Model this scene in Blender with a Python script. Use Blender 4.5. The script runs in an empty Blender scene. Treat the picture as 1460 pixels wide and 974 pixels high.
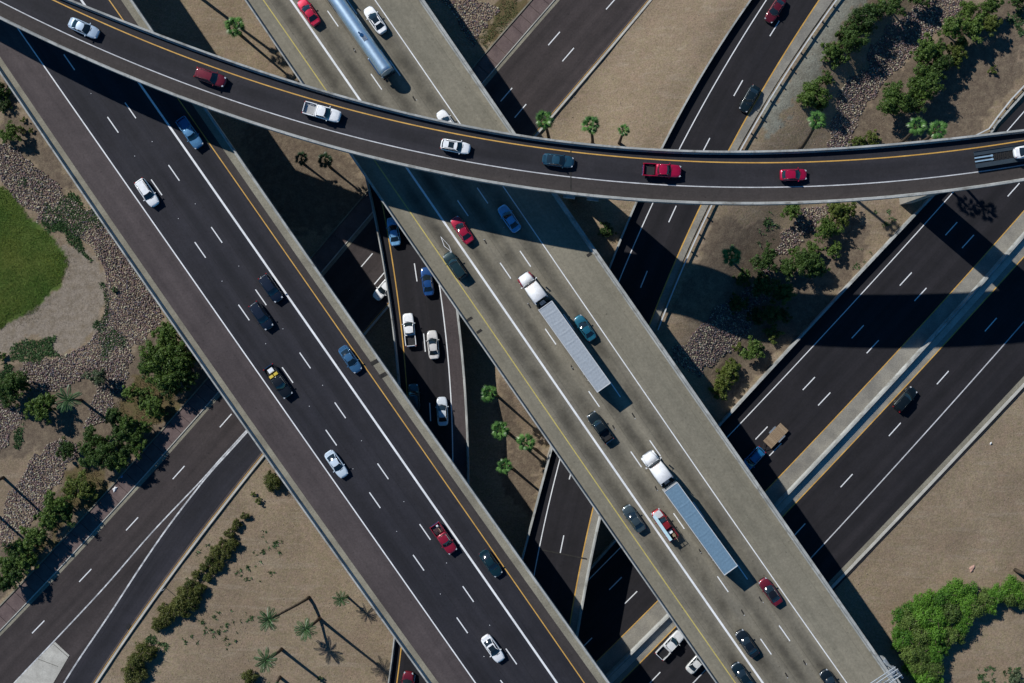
import bpy, math, random
import numpy as np
from mathutils import Vector, Matrix

random.seed(7)
RNG = np.random.default_rng(7)
SC = bpy.context.scene
COL = SC.collection
R = math.radians

# ------------------------------------------------------------------ camera
FPX, CAMH = 1735.0, 210.0            # focal length in photo pixels, height above the motorway in metres
cam_d = bpy.data.cameras.new("camera")
cam_d.sensor_width = 36.0
cam_d.lens = FPX / 1460.0 * 36.0
cam_d.clip_start = 1.0
cam_d.clip_end = 6000.0
cam = bpy.data.objects.new("camera", cam_d)
COL.objects.link(cam)
cam.location = (0, 0, CAMH)
cam.rotation_euler = (0, 0, 0)
SC.camera = cam

# ------------------------------------------------------------------ sky, sun, exposure
SUN_EL = 38.7
sd = Vector((1.0, -0.86, 0)).normalized()
world = bpy.data.worlds.new("World")
SC.world = world
world.use_nodes = True
wn = world.node_tree
bg = wn.nodes["Background"]
sky = wn.nodes.new("ShaderNodeTexSky")
sky.sky_type = 'NISHITA'
sky.sun_disc = False
sky.sun_elevation = R(SUN_EL)
sky.sun_rotation = math.atan2(-sd.x, -sd.y)
sky.air_density = 1.0
sky.dust_density = 0.0
sky.ozone_density = 3.0
bg.inputs["Strength"].default_value = 0.05
tint = wn.nodes.new("ShaderNodeVectorMath"); tint.operation = 'MULTIPLY'   # even blue cast of the clear desert sky
tint.inputs[1].default_value = (0.30, 1.02, 1.45)
wn.links.new(sky.outputs[0], tint.inputs[0]); wn.links.new(tint.outputs[0], bg.inputs["Color"])
sun_d = bpy.data.lights.new("sun", 'SUN')
sun_d.energy = 4.9
sun_d.angle = R(0.5)
sun_d.color = (1.0, 0.965, 0.90)
sun = bpy.data.objects.new("sun", sun_d)
COL.objects.link(sun)
dv = Vector((sd.x * math.cos(R(SUN_EL)), sd.y * math.cos(R(SUN_EL)), -math.sin(R(SUN_EL))))
sun.rotation_euler = dv.to_track_quat('-Z', 'Y').to_euler()
sun.location = (-60, 60, 120)
SC.view_settings.view_transform = 'Standard'
SC.view_settings.look = 'None'
SC.view_settings.exposure = 0.0
SC.view_settings.gamma = 1.0

# ------------------------------------------------------------------ helpers
ZO = {'0': 0, '1': 360, '2': 720, '3': 1080}
ZR = {'0': 0, '1': 320, '2': 644}
def q(code, *xy):
    """points read off an enlarged tile (column, row) of the survey picture"""
    ox, oy = ZO[code[0]], ZR[code[1]]
    return [(ox + xy[i] / 2.9526, oy + xy[i + 1] / 2.9526) for i in range(0, len(xy), 2)]
def q1(code, x, y):
    return q(code, x, y)[0]
def P(px, py, z=0.0):
    k = (CAMH - z) / FPX
    return Vector(((px - 730) * k, -(py - 487) * k, z))
def srgb(r, g, b):
    f = lambda c: (c / 255 / 12.92) if c / 255 <= 0.04045 else ((c / 255 + 0.055) / 1.055) ** 2.4
    return (f(r), f(g), f(b))

def link_mesh(name, me, parent=None, loc=None):
    o = bpy.data.objects.new(name, me)
    COL.objects.link(o)
    if parent is not None:
        o.parent = parent
    if loc is not None:
        o.location = loc
    return o
def thing(name, label, cat, group=None, loc=(0, 0, 0), rotz=0.0):
    o = bpy.data.objects.new(name, None)
    o.empty_display_size = 0.5
    COL.objects.link(o)
    o.location = loc
    o.rotation_euler = (0, 0, rotz)
    tag(o, label, cat, group)
    return o
def tag(o, label=None, cat=None, group=None, kind=None):
    if label: o["label"] = label
    if cat: o["category"] = cat
    if group: o["group"] = group
    if kind: o["kind"] = kind
    return o
def wchild(o, parent):
    """parent a mesh whose vertices are in world coordinates"""
    o.parent = parent
    o.matrix_parent_inverse = Matrix.Translation(-Vector(parent.location))
    return o

class MB:
    def __init__(s):
        s.v, s.f, s.uv, s.m = [], [], None, []
        s.mi = 0
    def add(s, vs, fs):
        b = len(s.v)
        s.v += [tuple(p) for p in vs]
        for f in fs:
            s.f.append(tuple(b + i for i in f)); s.m.append(s.mi)
        return s
    def box(s, c, d, rz=0.0, top=(1, 1), ry=0.0):
        x, y, z = d[0] / 2, d[1] / 2, d[2] / 2
        vs = [(-x, -y, -z), (x, -y, -z), (x, y, -z), (-x, y, -z),
              (-x * top[0], -y * top[1], z), (x * top[0], -y * top[1], z), (x * top[0], y * top[1], z), (-x * top[0], y * top[1], z)]
        M = Matrix.Translation(Vector(c)) @ Matrix.Rotation(rz, 4, 'Z') @ Matrix.Rotation(ry, 4, 'Y')
        vs = [M @ Vector(p) for p in vs]
        return s.add(vs, [(3, 2, 1, 0), (4, 5, 6, 7), (0, 1, 5, 4), (1, 2, 6, 5), (2, 3, 7, 6), (3, 0, 4, 7)])
    def cyl(s, p0, p1, r0, r1=None, n=10, caps=True):
        r1 = r0 if r1 is None else r1
        p0, p1 = Vector(p0), Vector(p1)
        d = (p1 - p0).normalized()
        u = d.orthogonal().normalized(); w = d.cross(u)
        vs = []
        for p, r in ((p0, r0), (p1, r1)):
            for i in range(n):
                a = 2 * math.pi * i / n
                vs.append(p + (u * math.cos(a) + w * math.sin(a)) * r)
        fs = [(i, (i + 1) % n, n + (i + 1) % n, n + i) for i in range(n)]
        if caps:
            fs += [tuple(range(n - 1, -1, -1)), tuple(range(n, 2 * n))]
        return s.add(vs, fs)
    def tube(s, pts, rs, n=7):
        pts = [Vector(p) for p in pts]
        vs, fs = [], []
        for k, p in enumerate(pts):
            d = (pts[min(k + 1, len(pts) - 1)] - pts[max(k - 1, 0)]).normalized()
            u = d.cross(Vector((0.31, 0.95, 0.02))).normalized(); w = d.cross(u)
            r = rs[k] if isinstance(rs, (list, tuple)) else rs
            for i in range(n):
                a = 2 * math.pi * i / n
                vs.append(p + (u * math.cos(a) + w * math.sin(a)) * r)
        for k in range(len(pts) - 1):
            for i in range(n):
                fs.append((k * n + i, k * n + (i + 1) % n, (k + 1) * n + (i + 1) % n, (k + 1) * n + i))
        fs.append(tuple(range(n - 1, -1, -1))); fs.append(tuple(range((len(pts) - 1) * n, len(pts) * n)))
        return s.add(vs, fs)
    def loft(s, rings, closed=True, caps=True):
        n = len(rings[0]); vs = [p for r in rings for p in r]; fs = []
        for k in range(len(rings) - 1):
            for i in range(n if closed else n - 1):
                j = (i + 1) % n
                fs.append((k * n + i, k * n + j, (k + 1) * n + j, (k + 1) * n + i))
        if caps and closed:
            fs.append(tuple(range(n - 1, -1, -1))); fs.append(tuple(range((len(rings) - 1) * n, len(rings) * n)))
        return s.add(vs, fs)
    def mesh(s, name, mats, smooth=False, fix=True):
        me = bpy.data.meshes.new(name)
        me.from_pydata(s.v, [], s.f)
        if not isinstance(mats, (list, tuple)): mats = [mats]
        for m in mats: me.materials.append(m)
        if len(mats) > 1: me.polygons.foreach_set("material_index", s.m)
        if fix:
            import bmesh
            bm = bmesh.new(); bm.from_mesh(me)
            bmesh.ops.recalc_face_normals(bm, faces=bm.faces); bm.to_mesh(me); bm.free()
        if smooth: me.polygons.foreach_set("use_smooth", [True] * len(me.polygons))
        me.update()
        return me
    def obj(s, name, mats, parent=None, smooth=False, loc=None, fix=True):
        return link_mesh(name, s.mesh(name, mats, smooth, fix), parent, loc)

def fast_mesh(name, verts, faces, mat, smooth=False):
    """numpy arrays straight into a mesh (faces all of one size)"""
    me = bpy.data.meshes.new(name)
    nf, k = faces.shape
    me.vertices.add(len(verts)); me.vertices.foreach_set("co", verts.astype(np.float32).ravel())
    me.loops.add(nf * k); me.loops.foreach_set("vertex_index", faces.astype(np.int32).ravel())
    me.polygons.add(nf); me.polygons.foreach_set("loop_start", np.arange(nf, dtype=np.int32) * k)
    if smooth: me.polygons.foreach_set("use_smooth", np.ones(nf, dtype=bool))
    me.materials.append(mat)
    me.update(calc_edges=True)
    return me

# ------------------------------------------------------------------ materials
def new_mat(name):
    m = bpy.data.materials.new(name); m.use_nodes = True
    nt = m.node_tree
    return m, nt, nt.nodes["Principled BSDF"]
def N(nt, t, **kw):
    n = nt.nodes.new(t)
    for k, v in kw.items(): setattr(n, k, v)
    return n
def mathn(nt, op, a, b=None):
    n = N(nt, "ShaderNodeMath", operation=op)
    for i, v in enumerate((a, b)):
        if v is None: continue
        if isinstance(v, (int, float)): n.inputs[i].default_value = v
        else: nt.links.new(v, n.inputs[i])
    return n.outputs[0]
def mixc(nt, fac, a, b, blend='MIX'):
    n = N(nt, "ShaderNodeMix", data_type='RGBA', blend_type=blend)
    for idx, v in ((0, fac), (6, a), (7, b)):
        if isinstance(v, (int, float)): n.inputs[idx].default_value = v
        elif isinstance(v, tuple): n.inputs[idx].default_value = (v + (1,))[:4]
        else: nt.links.new(v, n.inputs[idx])
    return n.outputs[2]
def noise(nt, vec, scale, detail=3, rough=0.6):
    n = N(nt, "ShaderNodeTexNoise"); n.inputs["Scale"].default_value = scale
    n.inputs["Detail"].default_value = detail; n.inputs["Roughness"].default_value = rough
    nt.links.new(vec, n.inputs["Vector"]); return n.outputs[0]
def mapr(nt, v, a, b, c=0.0, d=1.0):
    n = N(nt, "ShaderNodeMapRange"); nt.links.new(v, n.inputs[0])
    for i, x in enumerate((a, b, c, d)): n.inputs[i + 1].default_value = x
    return n.outputs[0]
def simple(name, col, rough=0.5, metal=0.0, coat=0.0, spec=None):
    m, nt, p = new_mat(name)
    p.inputs["Base Color"].default_value = (*col, 1); p.inputs["Roughness"].default_value = rough
    p.inputs["Metallic"].default_value = metal; p.inputs["Coat Weight"].default_value = coat
    p.inputs["Coat Roughness"].default_value = 0.08
    if spec is not None: p.inputs["Specular IOR Level"].default_value = spec
    # slight dirt so that nothing is perfectly even
    tc = N(nt, "ShaderNodeTexCoord")
    f = mapr(nt, noise(nt, tc.outputs["Object"], 2.3, 4), 0.3, 0.75, 0.86, 1.08)
    g = N(nt, "ShaderNodeVectorMath", operation='SCALE'); g.inputs[0].default_value = col
    nt.links.new(f, g.inputs["Scale"]); nt.links.new(g.outputs[0], p.inputs["Base Color"])
    return m
def rough_surface(name, c1, c2, scale=0.3, grain=6.0, gamt=0.35, rough=0.9, bump=0.15, c3=None, s3=1.5):
    m, nt, p = new_mat(name)
    tc = N(nt, "ShaderNodeTexCoord"); v = tc.outputs["Object"]
    a = mapr(nt, noise(nt, v, scale, 5), 0.35, 0.65)
    col = mixc(nt, a, c1, c2)
    if c3: col = mixc(nt, mapr(nt, noise(nt, v, s3, 4), 0.52, 0.72), col, c3)
    g = mapr(nt, noise(nt, v, grain, 3, 0.75), 0.25, 0.75, 1 - gamt, 1 + gamt)
    sc = N(nt, "ShaderNodeVectorMath", operation='SCALE')
    nt.links.new(col, sc.inputs[0]); nt.links.new(g, sc.inputs["Scale"])
    nt.links.new(sc.outputs[0], p.inputs["Base Color"])
    p.inputs["Roughness"].default_value = rough; p.inputs["Specular IOR Level"].default_value = 0.25
    if bump:
        b = N(nt, "ShaderNodeBump"); b.inputs["Strength"].default_value = bump; b.inputs["Distance"].default_value = 0.1
        nt.links.new(noise(nt, v, grain, 3, 0.75), b.inputs["Height"]); nt.links.new(b.outputs[0], p.inputs["Normal"])
    return m
def road_surface(name, c1, c2, track=0.25, lane=3.66, phase=0.0, grain=3.2, gamt=0.28, blotch=0.35, joints=0.0):
    """paving: blotches, streaks that run along the road, worn bands per lane; uses the u/v metres of the mesh"""
    m, nt, p = new_mat(name)
    tc = N(nt, "ShaderNodeTexCoord"); v = tc.outputs["Object"]
    uv = tc.outputs["UV"]
    mp = N(nt, "ShaderNodeMapping"); mp.inputs["Scale"].default_value = (0.75, 0.022, 1); nt.links.new(uv, mp.inputs[0])
    streak = mapr(nt, noise(nt, mp.outputs[0], 1.0, 4), 0.3, 0.7)
    bl = mapr(nt, noise(nt, v, 0.09, 5), 0.35, 0.65)
    sep = N(nt, "ShaderNodeSeparateXYZ"); nt.links.new(uv, sep.inputs[0])
    cosv = mathn(nt, 'COSINE', mathn(nt, 'MULTIPLY', mathn(nt, 'ADD', sep.outputs[0], phase), 2 * math.pi / lane))
    tr = mapr(nt, cosv, -1, 1, 1.0, 0.0)                          # 1 in the middle of a lane
    brk = mapr(nt, noise(nt, v, 0.16, 4), 0.35, 0.65, 0.35, 1.1)
    tr = mathn(nt, 'MULTIPLY', tr, brk)
    fac = mathn(nt, 'ADD', mathn(nt, 'MULTIPLY', streak, 0.65), mathn(nt, 'MULTIPLY', bl, blotch))
    col = mixc(nt, fac, c1, c2)
    g = mapr(nt, noise(nt, v, grain, 4, 0.8), 0.25, 0.75, 1 - gamt, 1 + gamt)
    g = mathn(nt, 'MULTIPLY', g, mathn(nt, 'SUBTRACT', 1.0, mathn(nt, 'MULTIPLY', tr, track)))
    st2 = mapr(nt, noise(nt, v, 0.7, 5, 0.7), 0.3, 0.7, 1.13, 0.87)
    g = mathn(nt, 'MULTIPLY', g, st2)
    spot = mapr(nt, noise(nt, v, 1.9, 2, 0.5), 0.70, 0.76, 1.0, 0.62)
    g = mathn(nt, 'MULTIPLY', g, spot)
    if joints:
        wv = N(nt, "ShaderNodeTexWave", bands_direction='X'); wv.inputs["Scale"].default_value = 1 / 3.66 * 0.314 * 1.0
        f1 = mathn(nt, 'FRACT', mathn(nt, 'DIVIDE', mathn(nt, 'ADD', sep.outputs[0], 50.4), 3.66))
        ln = mathn(nt, 'LESS_THAN', f1, 0.03)
        g = mathn(nt, 'MULTIPLY', g, mathn(nt, 'SUBTRACT', 1.0, mathn(nt, 'MULTIPLY', ln, joints)))
    sc = N(nt, "ShaderNodeVectorMath", operation='SCALE')
    nt.links.new(col, sc.inputs[0]); nt.links.new(g, sc.inputs["Scale"])
    nt.links.new(sc.outputs[0], p.inputs["Base Color"])
    p.inputs["Roughness"].default_value = 0.85; p.inputs["Specular IOR Level"].default_value = 0.3
    return m
def leaf_mat(name, c1, c2, trans=0.25):
    m, nt, p = new_mat(name)
    ge = N(nt, "ShaderNodeNewGeometry"); oi = N(nt, "ShaderNodeObjectInfo")
    isl = 0.35 if 'palm' in name else 0.8
    f = mapr(nt, ge.outputs["Random Per Island"], 0, 1, -0.08, isl)
    f = mathn(nt, 'ADD', f, mathn(nt, 'MULTIPLY', oi.outputs["Random"], 0.75 if 'palm' in name else 0.5))
    col = mixc(nt, f, c1, c2)
    nt.links.new(col, p.inputs["Base Color"]); p.inputs["Roughness"].default_value = 0.38 if 'palm' in name else 0.55
    p.inputs["Specular IOR Level"].default_value = 0.3
    tr = N(nt, "ShaderNodeBsdfTranslucent"); nt.links.new(col, tr.inputs[0])
    mx = N(nt, "ShaderNodeMixShader"); mx.inputs[0].default_value = trans
    nt.links.new(p.outputs[0], mx.inputs[1]); nt.links.new(tr.outputs[0], mx.inputs[2])
    nt.links.new(mx.outputs[0], nt.nodes["Material Output"].inputs[0])
    return m
def stone_mat(name, cols):
    m, nt, p = new_mat(name)
    ge = N(nt, "ShaderNodeNewGeometry")
    cr = N(nt, "ShaderNodeValToRGB"); cr.color_ramp.interpolation = 'CONSTANT'
    el = cr.color_ramp.elements
    while len(el) < len(cols): el.new(0.5)
    for i, c in enumerate(cols):
        el[i].position = i / len(cols); el[i].color = (*c, 1)
    nt.links.new(ge.outputs["Random Per Island"], cr.inputs[0]); nt.links.new(cr.outputs[0], p.inputs["Base Color"])
    p.inputs["Roughness"].default_value = 0.9
    return m

M = {}
M['asphalt'] = road_surface('dark_asphalt', (0.0120, 0.0128, 0.0185), (0.0300, 0.0290, 0.0370), track=0.32, joints=0.25)
M['asphalt_f'] = road_surface('street_asphalt', (0.028, 0.023, 0.024), (0.058, 0.047, 0.047), track=0.25)
M['asphalt_r'] = road_surface('ramp_asphalt', (0.0125, 0.0130, 0.0180), (0.0310, 0.0295, 0.0360), track=0.38, phase=0.0)
M['asphalt_d'] = road_surface('fresh_dark_asphalt', (0.0085, 0.0085, 0.0115), (0.022, 0.0200, 0.0240), track=0.28, joints=0.2)
M['shoulder'] = road_surface('brown_shoulder', (0.042, 0.034, 0.036), (0.076, 0.062, 0.063), track=0.0, blotch=0.5)
M['shoulder_dark'] = road_surface('dark_shoulder', (0.030, 0.026, 0.026), (0.050, 0.043, 0.042), track=0.0)
M['deckconc'] = road_surface('worn_concrete', (0.136, 0.125, 0.102), (0.228, 0.205, 0.156), track=0.58, grain=2.4, gamt=0.24, joints=0.2, blotch=0.4)
M['deckconc2'] = road_surface('shoulder_concrete', (0.150, 0.140, 0.108), (0.225, 0.205, 0.158), track=0.0, grain=2.4, gamt=0.22, joints=0.12)
M['parapet'] = rough_surface('parapet_concrete', (0.25, 0.262, 0.258), (0.40, 0.41, 0.40), 0.25, 5, 0.2, 0.85, 0.05, c3=(0.17, 0.165, 0.15), s3=0.7)
M['gutter'] = rough_surface('dusty_gutter_concrete', (0.17, 0.158, 0.125), (0.25, 0.235, 0.185), 0.3, 4, 0.3, 0.9, 0.05)
M['girder'] = rough_surface('girder_concrete', (0.30, 0.285, 0.25), (0.38, 0.36, 0.32), 0.2, 3, 0.15, 0.9, 0.0)
M['white_paint'] = rough_surface('white_road_paint', (0.62, 0.64, 0.66), (0.78, 0.80, 0.82), 0.5, 9, 0.22, 0.6, 0.0)
M['white_dull'] = rough_surface('dull_white_road_paint', (0.40, 0.41, 0.43), (0.58, 0.59, 0.62), 0.8, 7, 0.25, 0.7, 0.0)
M['white_paint_worn'] = rough_surface('worn_white_road_paint', (0.30, 0.31, 0.33), (0.62, 0.64, 0.66), 0.8, 6, 0.4, 0.7, 0.0)
M['yellow_paint'] = rough_surface('yellow_road_paint', (0.46, 0.26, 0.06), (0.60, 0.36, 0.09), 0.6, 9, 0.3, 0.6, 0.0)
M['yellow_worn'] = rough_surface('faded_yellow_road_paint', (0.40, 0.33, 0.10), (0.50, 0.42, 0.13), 0.5, 9, 0.3, 0.7, 0.0)
M['kerb'] = rough_surface('kerb_concrete', (0.34, 0.33, 0.30), (0.46, 0.45, 0.41), 0.4, 6, 0.22, 0.9, 0.05)
M['apron'] = rough_surface('median_concrete', (0.17, 0.162, 0.145), (0.26, 0.245, 0.21), 0.3, 5, 0.28, 0.9, 0.05)
M['paver'] = rough_surface('pink_sidewalk_concrete', (0.10, 0.073, 0.072), (0.145, 0.108, 0.102), 0.5, 5, 0.22, 0.9, 0.05)
M['steel'] = simple('galvanised_steel', (0.33, 0.37, 0.41), 0.45, 0.5)
M['rail'] = simple('pale_guard_rail_steel', (0.55, 0.58, 0.60), 0.5, 0.1)
M['wood'] = rough_surface('weathered_wood', (0.20, 0.14, 0.09), (0.32, 0.24, 0.16), 1.5, 9, 0.25, 0.85, 0.0)
M['trunk'] = rough_surface('palm_trunk_bark', (0.055, 0.042, 0.032), (0.11, 0.085, 0.06), 1.5, 8, 0.3, 0.95, 0.3)
M['bark'] = rough_surface('tree_bark', (0.06, 0.045, 0.033), (0.10, 0.08, 0.06), 2, 9, 0.3, 0.95, 0.2)
M['palm'] = leaf_mat('palm_leaf', (0.022, 0.085, 0.02), (0.11, 0.23, 0.055), 0.15)
M['palm_blue'] = leaf_mat('dusty_green_palm_leaf', (0.022, 0.068, 0.022), (0.075, 0.145, 0.055), 0.15)
M['palm_shade'] = leaf_mat('shade_toned_palm_leaf', (0.010, 0.028, 0.010), (0.030, 0.060, 0.022), 0.1)  # palm leaf with the shade of the gap put into its colour
M['skirt'] = leaf_mat('dry_palm_leaf', (0.12, 0.085, 0.045), (0.2, 0.14, 0.08), 0.05)
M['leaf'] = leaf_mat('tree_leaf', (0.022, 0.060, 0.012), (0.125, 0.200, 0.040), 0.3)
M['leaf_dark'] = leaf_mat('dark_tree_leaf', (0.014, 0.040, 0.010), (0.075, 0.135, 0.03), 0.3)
M['leaf_yellow'] = leaf_mat('yellow_green_leaf', (0.045, 0.075, 0.014), (0.15, 0.19, 0.04), 0.3)
M['leaf_bright'] = leaf_mat('bright_green_leaf', (0.016, 0.080, 0.012), (0.14, 0.30, 0.035), 0.3)
M['leaf_bright_dull'] = leaf_mat('dull_bright_green_leaf', (0.030, 0.070, 0.015), (0.16, 0.24, 0.055), 0.3)
M['leaf_hedge'] = leaf_mat('olive_shrub_leaf', (0.032, 0.056, 0.012), (0.125, 0.135, 0.032), 0.3)
M['leaf_grey'] = leaf_mat('grey_green_leaf', (0.055, 0.085, 0.045), (0.13, 0.17, 0.09), 0.25)
M['weed'] = leaf_mat('weed_leaf', (0.026, 0.070, 0.024), (0.080, 0.150, 0.052), 0.25)
M['straw'] = leaf_mat('dry_grass', (0.09, 0.085, 0.035), (0.19, 0.165, 0.07), 0.2)
M['grass'] = leaf_mat('lawn_grass_blade', (0.022, 0.062, 0.012), (0.06, 0.125, 0.022), 0.2)
def patchy(mt, scale, mul):
    nt = mt.node_tree; p = nt.nodes["Principled BSDF"]; src = p.inputs["Base Color"].links[0].from_socket
    tc = N(nt, "ShaderNodeTexCoord"); f = mapr(nt, noise(nt, tc.outputs["Object"], scale, 4, .65), .42, .62)
    c = mixc(nt, f, src, mixc(nt, 1.0, src, mul, 'MULTIPLY'))
    nt.links.new(c, p.inputs["Base Color"]); nt.links.new(c, nt.nodes["Translucent BSDF"].inputs[0])
M['grass'] = leaf_mat('lawn_grass_blade', (0.042, 0.105, 0.016), (0.115, 0.215, 0.036), 0.25)
patchy(M['grass'], 0.16, (1.75, 1.15, 1.1))
M['stones'] = stone_mat('riprap_stone', [(0.125, 0.078, 0.082), (0.20, 0.16, 0.13), (0.055, 0.046, 0.05), (0.33, 0.29, 0.25), (0.155, 0.11, 0.098), (0.095, 0.088, 0.11), (0.20, 0.13, 0.13), (0.36, 0.34, 0.24), (0.08, 0.06, 0.06)])
M['pebbles'] = stone_mat('desert_pebble', [(0.24, 0.19, 0.145), (0.20, 0.155, 0.12), (0.30, 0.25, 0.20), (0.22, 0.17, 0.135)])
M['glass'] = simple('car_glass', (0.012, 0.020, 0.026), 0.06, 0.0, 0.0, 0.9)
M['tyre'] = simple('tyre_rubber', (0.012, 0.012, 0.012), 0.9)
M['rim'] = simple('wheel_rim', (0.35, 0.36, 0.38), 0.3, 0.8)
M['black'] = simple('black_plastic', (0.012, 0.012, 0.014), 0.55)
M['chrome'] = simple('chrome', (0.7, 0.72, 0.75), 0.12, 1.0)
M['headlamp'] = simple('headlamp_lens', (0.62, 0.66, 0.7), 0.08, 0.3, 0.5)
M['tail'] = simple('tail_lamp_red', (0.35, 0.01, 0.012), 0.2, 0, 0.5)
M['amber'] = simple('amber_marker_lens', (0.6, 0.22, 0.02), 0.3)
M['dark_patch'] = rough_surface('joint_dark', (0.02, 0.02, 0.02), (0.035, 0.033, 0.03), 1, 6, 0.3)
M['rock_pink'] = simple('pink_rock', (0.42, 0.26, 0.21), 0.9)
M['litter'] = simple('white_plastic_sheet', (0.75, 0.77, 0.8), 0.5)
M['tarp'] = simple('blue_plastic_sheet', (0.12, 0.3, 0.6), 0.5)
_pc = {}
def paint(col, metal=0.35):
    k = tuple(round(c, 4) for c in col)
    if k not in _pc:
        m = simple('car_paint_%d' % len(_pc), col, 0.35, metal, 1.0)
        _pc[k] = m
    return _pc[k]

# ------------------------------------------------------------------ roads
class Road:
    """edges and lines of a road, each one smooth curve over a shared running coordinate"""
    def __init__(s, axis, lo, hi, n, zf, curves, deg=3):
        s.axis, s.zf, s.t = axis, zf, np.linspace(lo, hi, n)
        s.c = {}
        for k, v in curves.items():
            d = deg
            if isinstance(v, tuple): v, d = v
            a = np.array(v, float)
            t, o = (a[:, 1], a[:, 0]) if axis == 'y' else (a[:, 0], a[:, 1])
            s.c[k] = np.poly1d(np.polyfit((t - 500) / 500, o, min(d, len(t) - 1)))
    def px(s, name, t):
        o = float(s.c[name]((t - 500) / 500))
        return (o, t) if s.axis == 'y' else (t, o)
    def w(s, name, t, dz=0.0):
        x, y = s.px(name, t)
        z = s.zf(t)
        p = P(x, y, z); p.z += dz
        return p
    def pts(s, name, a=None, b=None, n=None):
        ts = s.t if a is None else np.linspace(a, b, n or max(2, int(abs(b - a) / 14)))
        return [s.w(name, t) for t in ts]
    def nrm(s, name, t):
        a, b = s.w(name, t - 2), s.w(name, t + 2)
        d = (b - a); d.z = 0; d.normalize()
        return Vector((-d.y, d.x, 0)), d
    def off(s, name, o, a=None, b=None, dz=0.0, n=None):
        ts = s.t if a is None else np.linspace(a, b, n or max(2, int(abs(b - a) / 14)))
        return [s.w(name, t, dz) + s.nrm(name, t)[0] * o for t in ts]

def ribbon(name, A, B, mat, parent, dz=0.0, ref=None, kind=None):
    n = len(A)
    v = np.array([(p.x, p.y, p.z + dz) for p in A] + [(p.x, p.y, p.z + dz) for p in B])
    f = np.array([(i, i + 1, n + i + 1, n + i) for i in range(n - 1)])
    # face up
    a, b, c = v[f[0, 0]], v[f[0, 1]], v[f[0, 2]]
    if np.cross(b - a, c - a)[2] < 0: f = f[:, ::-1]
    me = fast_mesh(name, v, f, mat)
    arc = np.concatenate([[0], np.cumsum([(A[i + 1] - A[i]).length for i in range(n - 1)])])
    if ref is None: ref = A
    d = np.array([(A[min(i + 1, n - 1)] - A[max(i - 1, 0)]).normalized()[:2] for i in range(n)])
    nr = np.stack([-d[:, 1], d[:, 0]], 1)
    r2 = np.array([(p.x, p.y) for p in ref])
    uA = ((v[:n, :2] - r2) * nr).sum(1); uB = ((v[n:, :2] - r2) * nr).sum(1)
    U = np.concatenate([uA, uB]); V = np.concatenate([arc, arc])
    lay = me.uv_layers.new(name="UVMap")
    li = f.ravel()
    lay.data.foreach_set("uv", np.stack([U[li], V[li]], 1).astype(np.float32).ravel())
    o = link_mesh(name, me)
    if parent is not None: wchild(o, parent)
    if kind: o["kind"] = kind
    return o
def sweep(name, path, profile, sign, mat, parent, closed=True):
    """profile: (offset to the road's inside, height)"""
    rings = []
    n = len(path)
    for i, p in enumerate(path):
        d = path[min(i + 1, n - 1)] - path[max(i - 1, 0)]; d.z = 0; d.normalize()
        nr = Vector((-d.y, d.x, 0)) * sign
        rings.append([p + nr * o + Vector((0, 0, h)) for o, h in profile])
    mb = MB(); mb.loft(rings, closed)
    o = mb.obj(name, mat)
    if parent is not None: wchild(o, parent)
    return o
def paint_line(road, curve, parent, mat, width, a=None, b=None, off=0.0, name='edge_line', dz=0.012):
    return ribbon(name, road.off(curve, off - width / 2, a, b), road.off(curve, off + width / 2, a, b), mat, parent, dz)
_dash = {}
def dash(px, py, z, ang, parent, mat='white_paint', L=3.05, W=0.17, name='lane_dash'):
    k = (mat, L, W)
    if k not in _dash:
        mb = MB(); mb.add([(-L / 2, -W / 2, 0), (L / 2, -W / 2, 0), (L / 2, W / 2, 0), (-L / 2, W / 2, 0)], [(0, 1, 2, 3)])
        _dash[k] = mb.mesh(name, M[mat], fix=False)
    p = P(px, py, z); p.z += 0.014
    o = link_mesh(name, _dash[k], None, p)
    o.rotation_euler = (0, 0, ang)
    if parent is not None: wchild(o, parent)
    return o
def dashes(road, curve, mids, parent, mat='white_paint', W=0.17, L=3.05):
    for x, y in mids:
        t = y if road.axis == 'y' else x
        d = road.nrm(curve, t)[1]
        dash(x, y, road.zf(t), math.atan2(d.y, d.x), parent, mat, L, W)

PAR = [(0.0, -0.45), (0.0, 0.86), (0.24, 0.86), (0.31, 0.32), (0.46, 0.1), (0.46, -0.03)]
def girder(road, L, Rr, parent, depth=2.1, a=None, b=None, ins=2.2, name='girder'):
    A = road.off(L, 0.02, a, b); B = road.off(Rr, -0.02, a, b)
    if road.axis == 'x': A, B = road.off(L, 0.02, a, b), road.off(Rr, -0.02, a, b)
    rings = []
    for p, r in zip(A, B):
        d = (r - p); w = d.length; d.normalize()
        up = Vector((0, 0, 1))
        prof = [(0, -0.03), (0, -0.42), (ins * .8, -0.62), (ins, -depth), (w - ins, -depth), (w - ins * .8, -0.62), (w, -0.42), (w, -0.03)]
        rings.append([p + d * o + up * h for o, h in prof])
    mb = MB(); mb.loft(rings)
    return wchild(mb.obj(name, M['girder']), parent)

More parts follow.
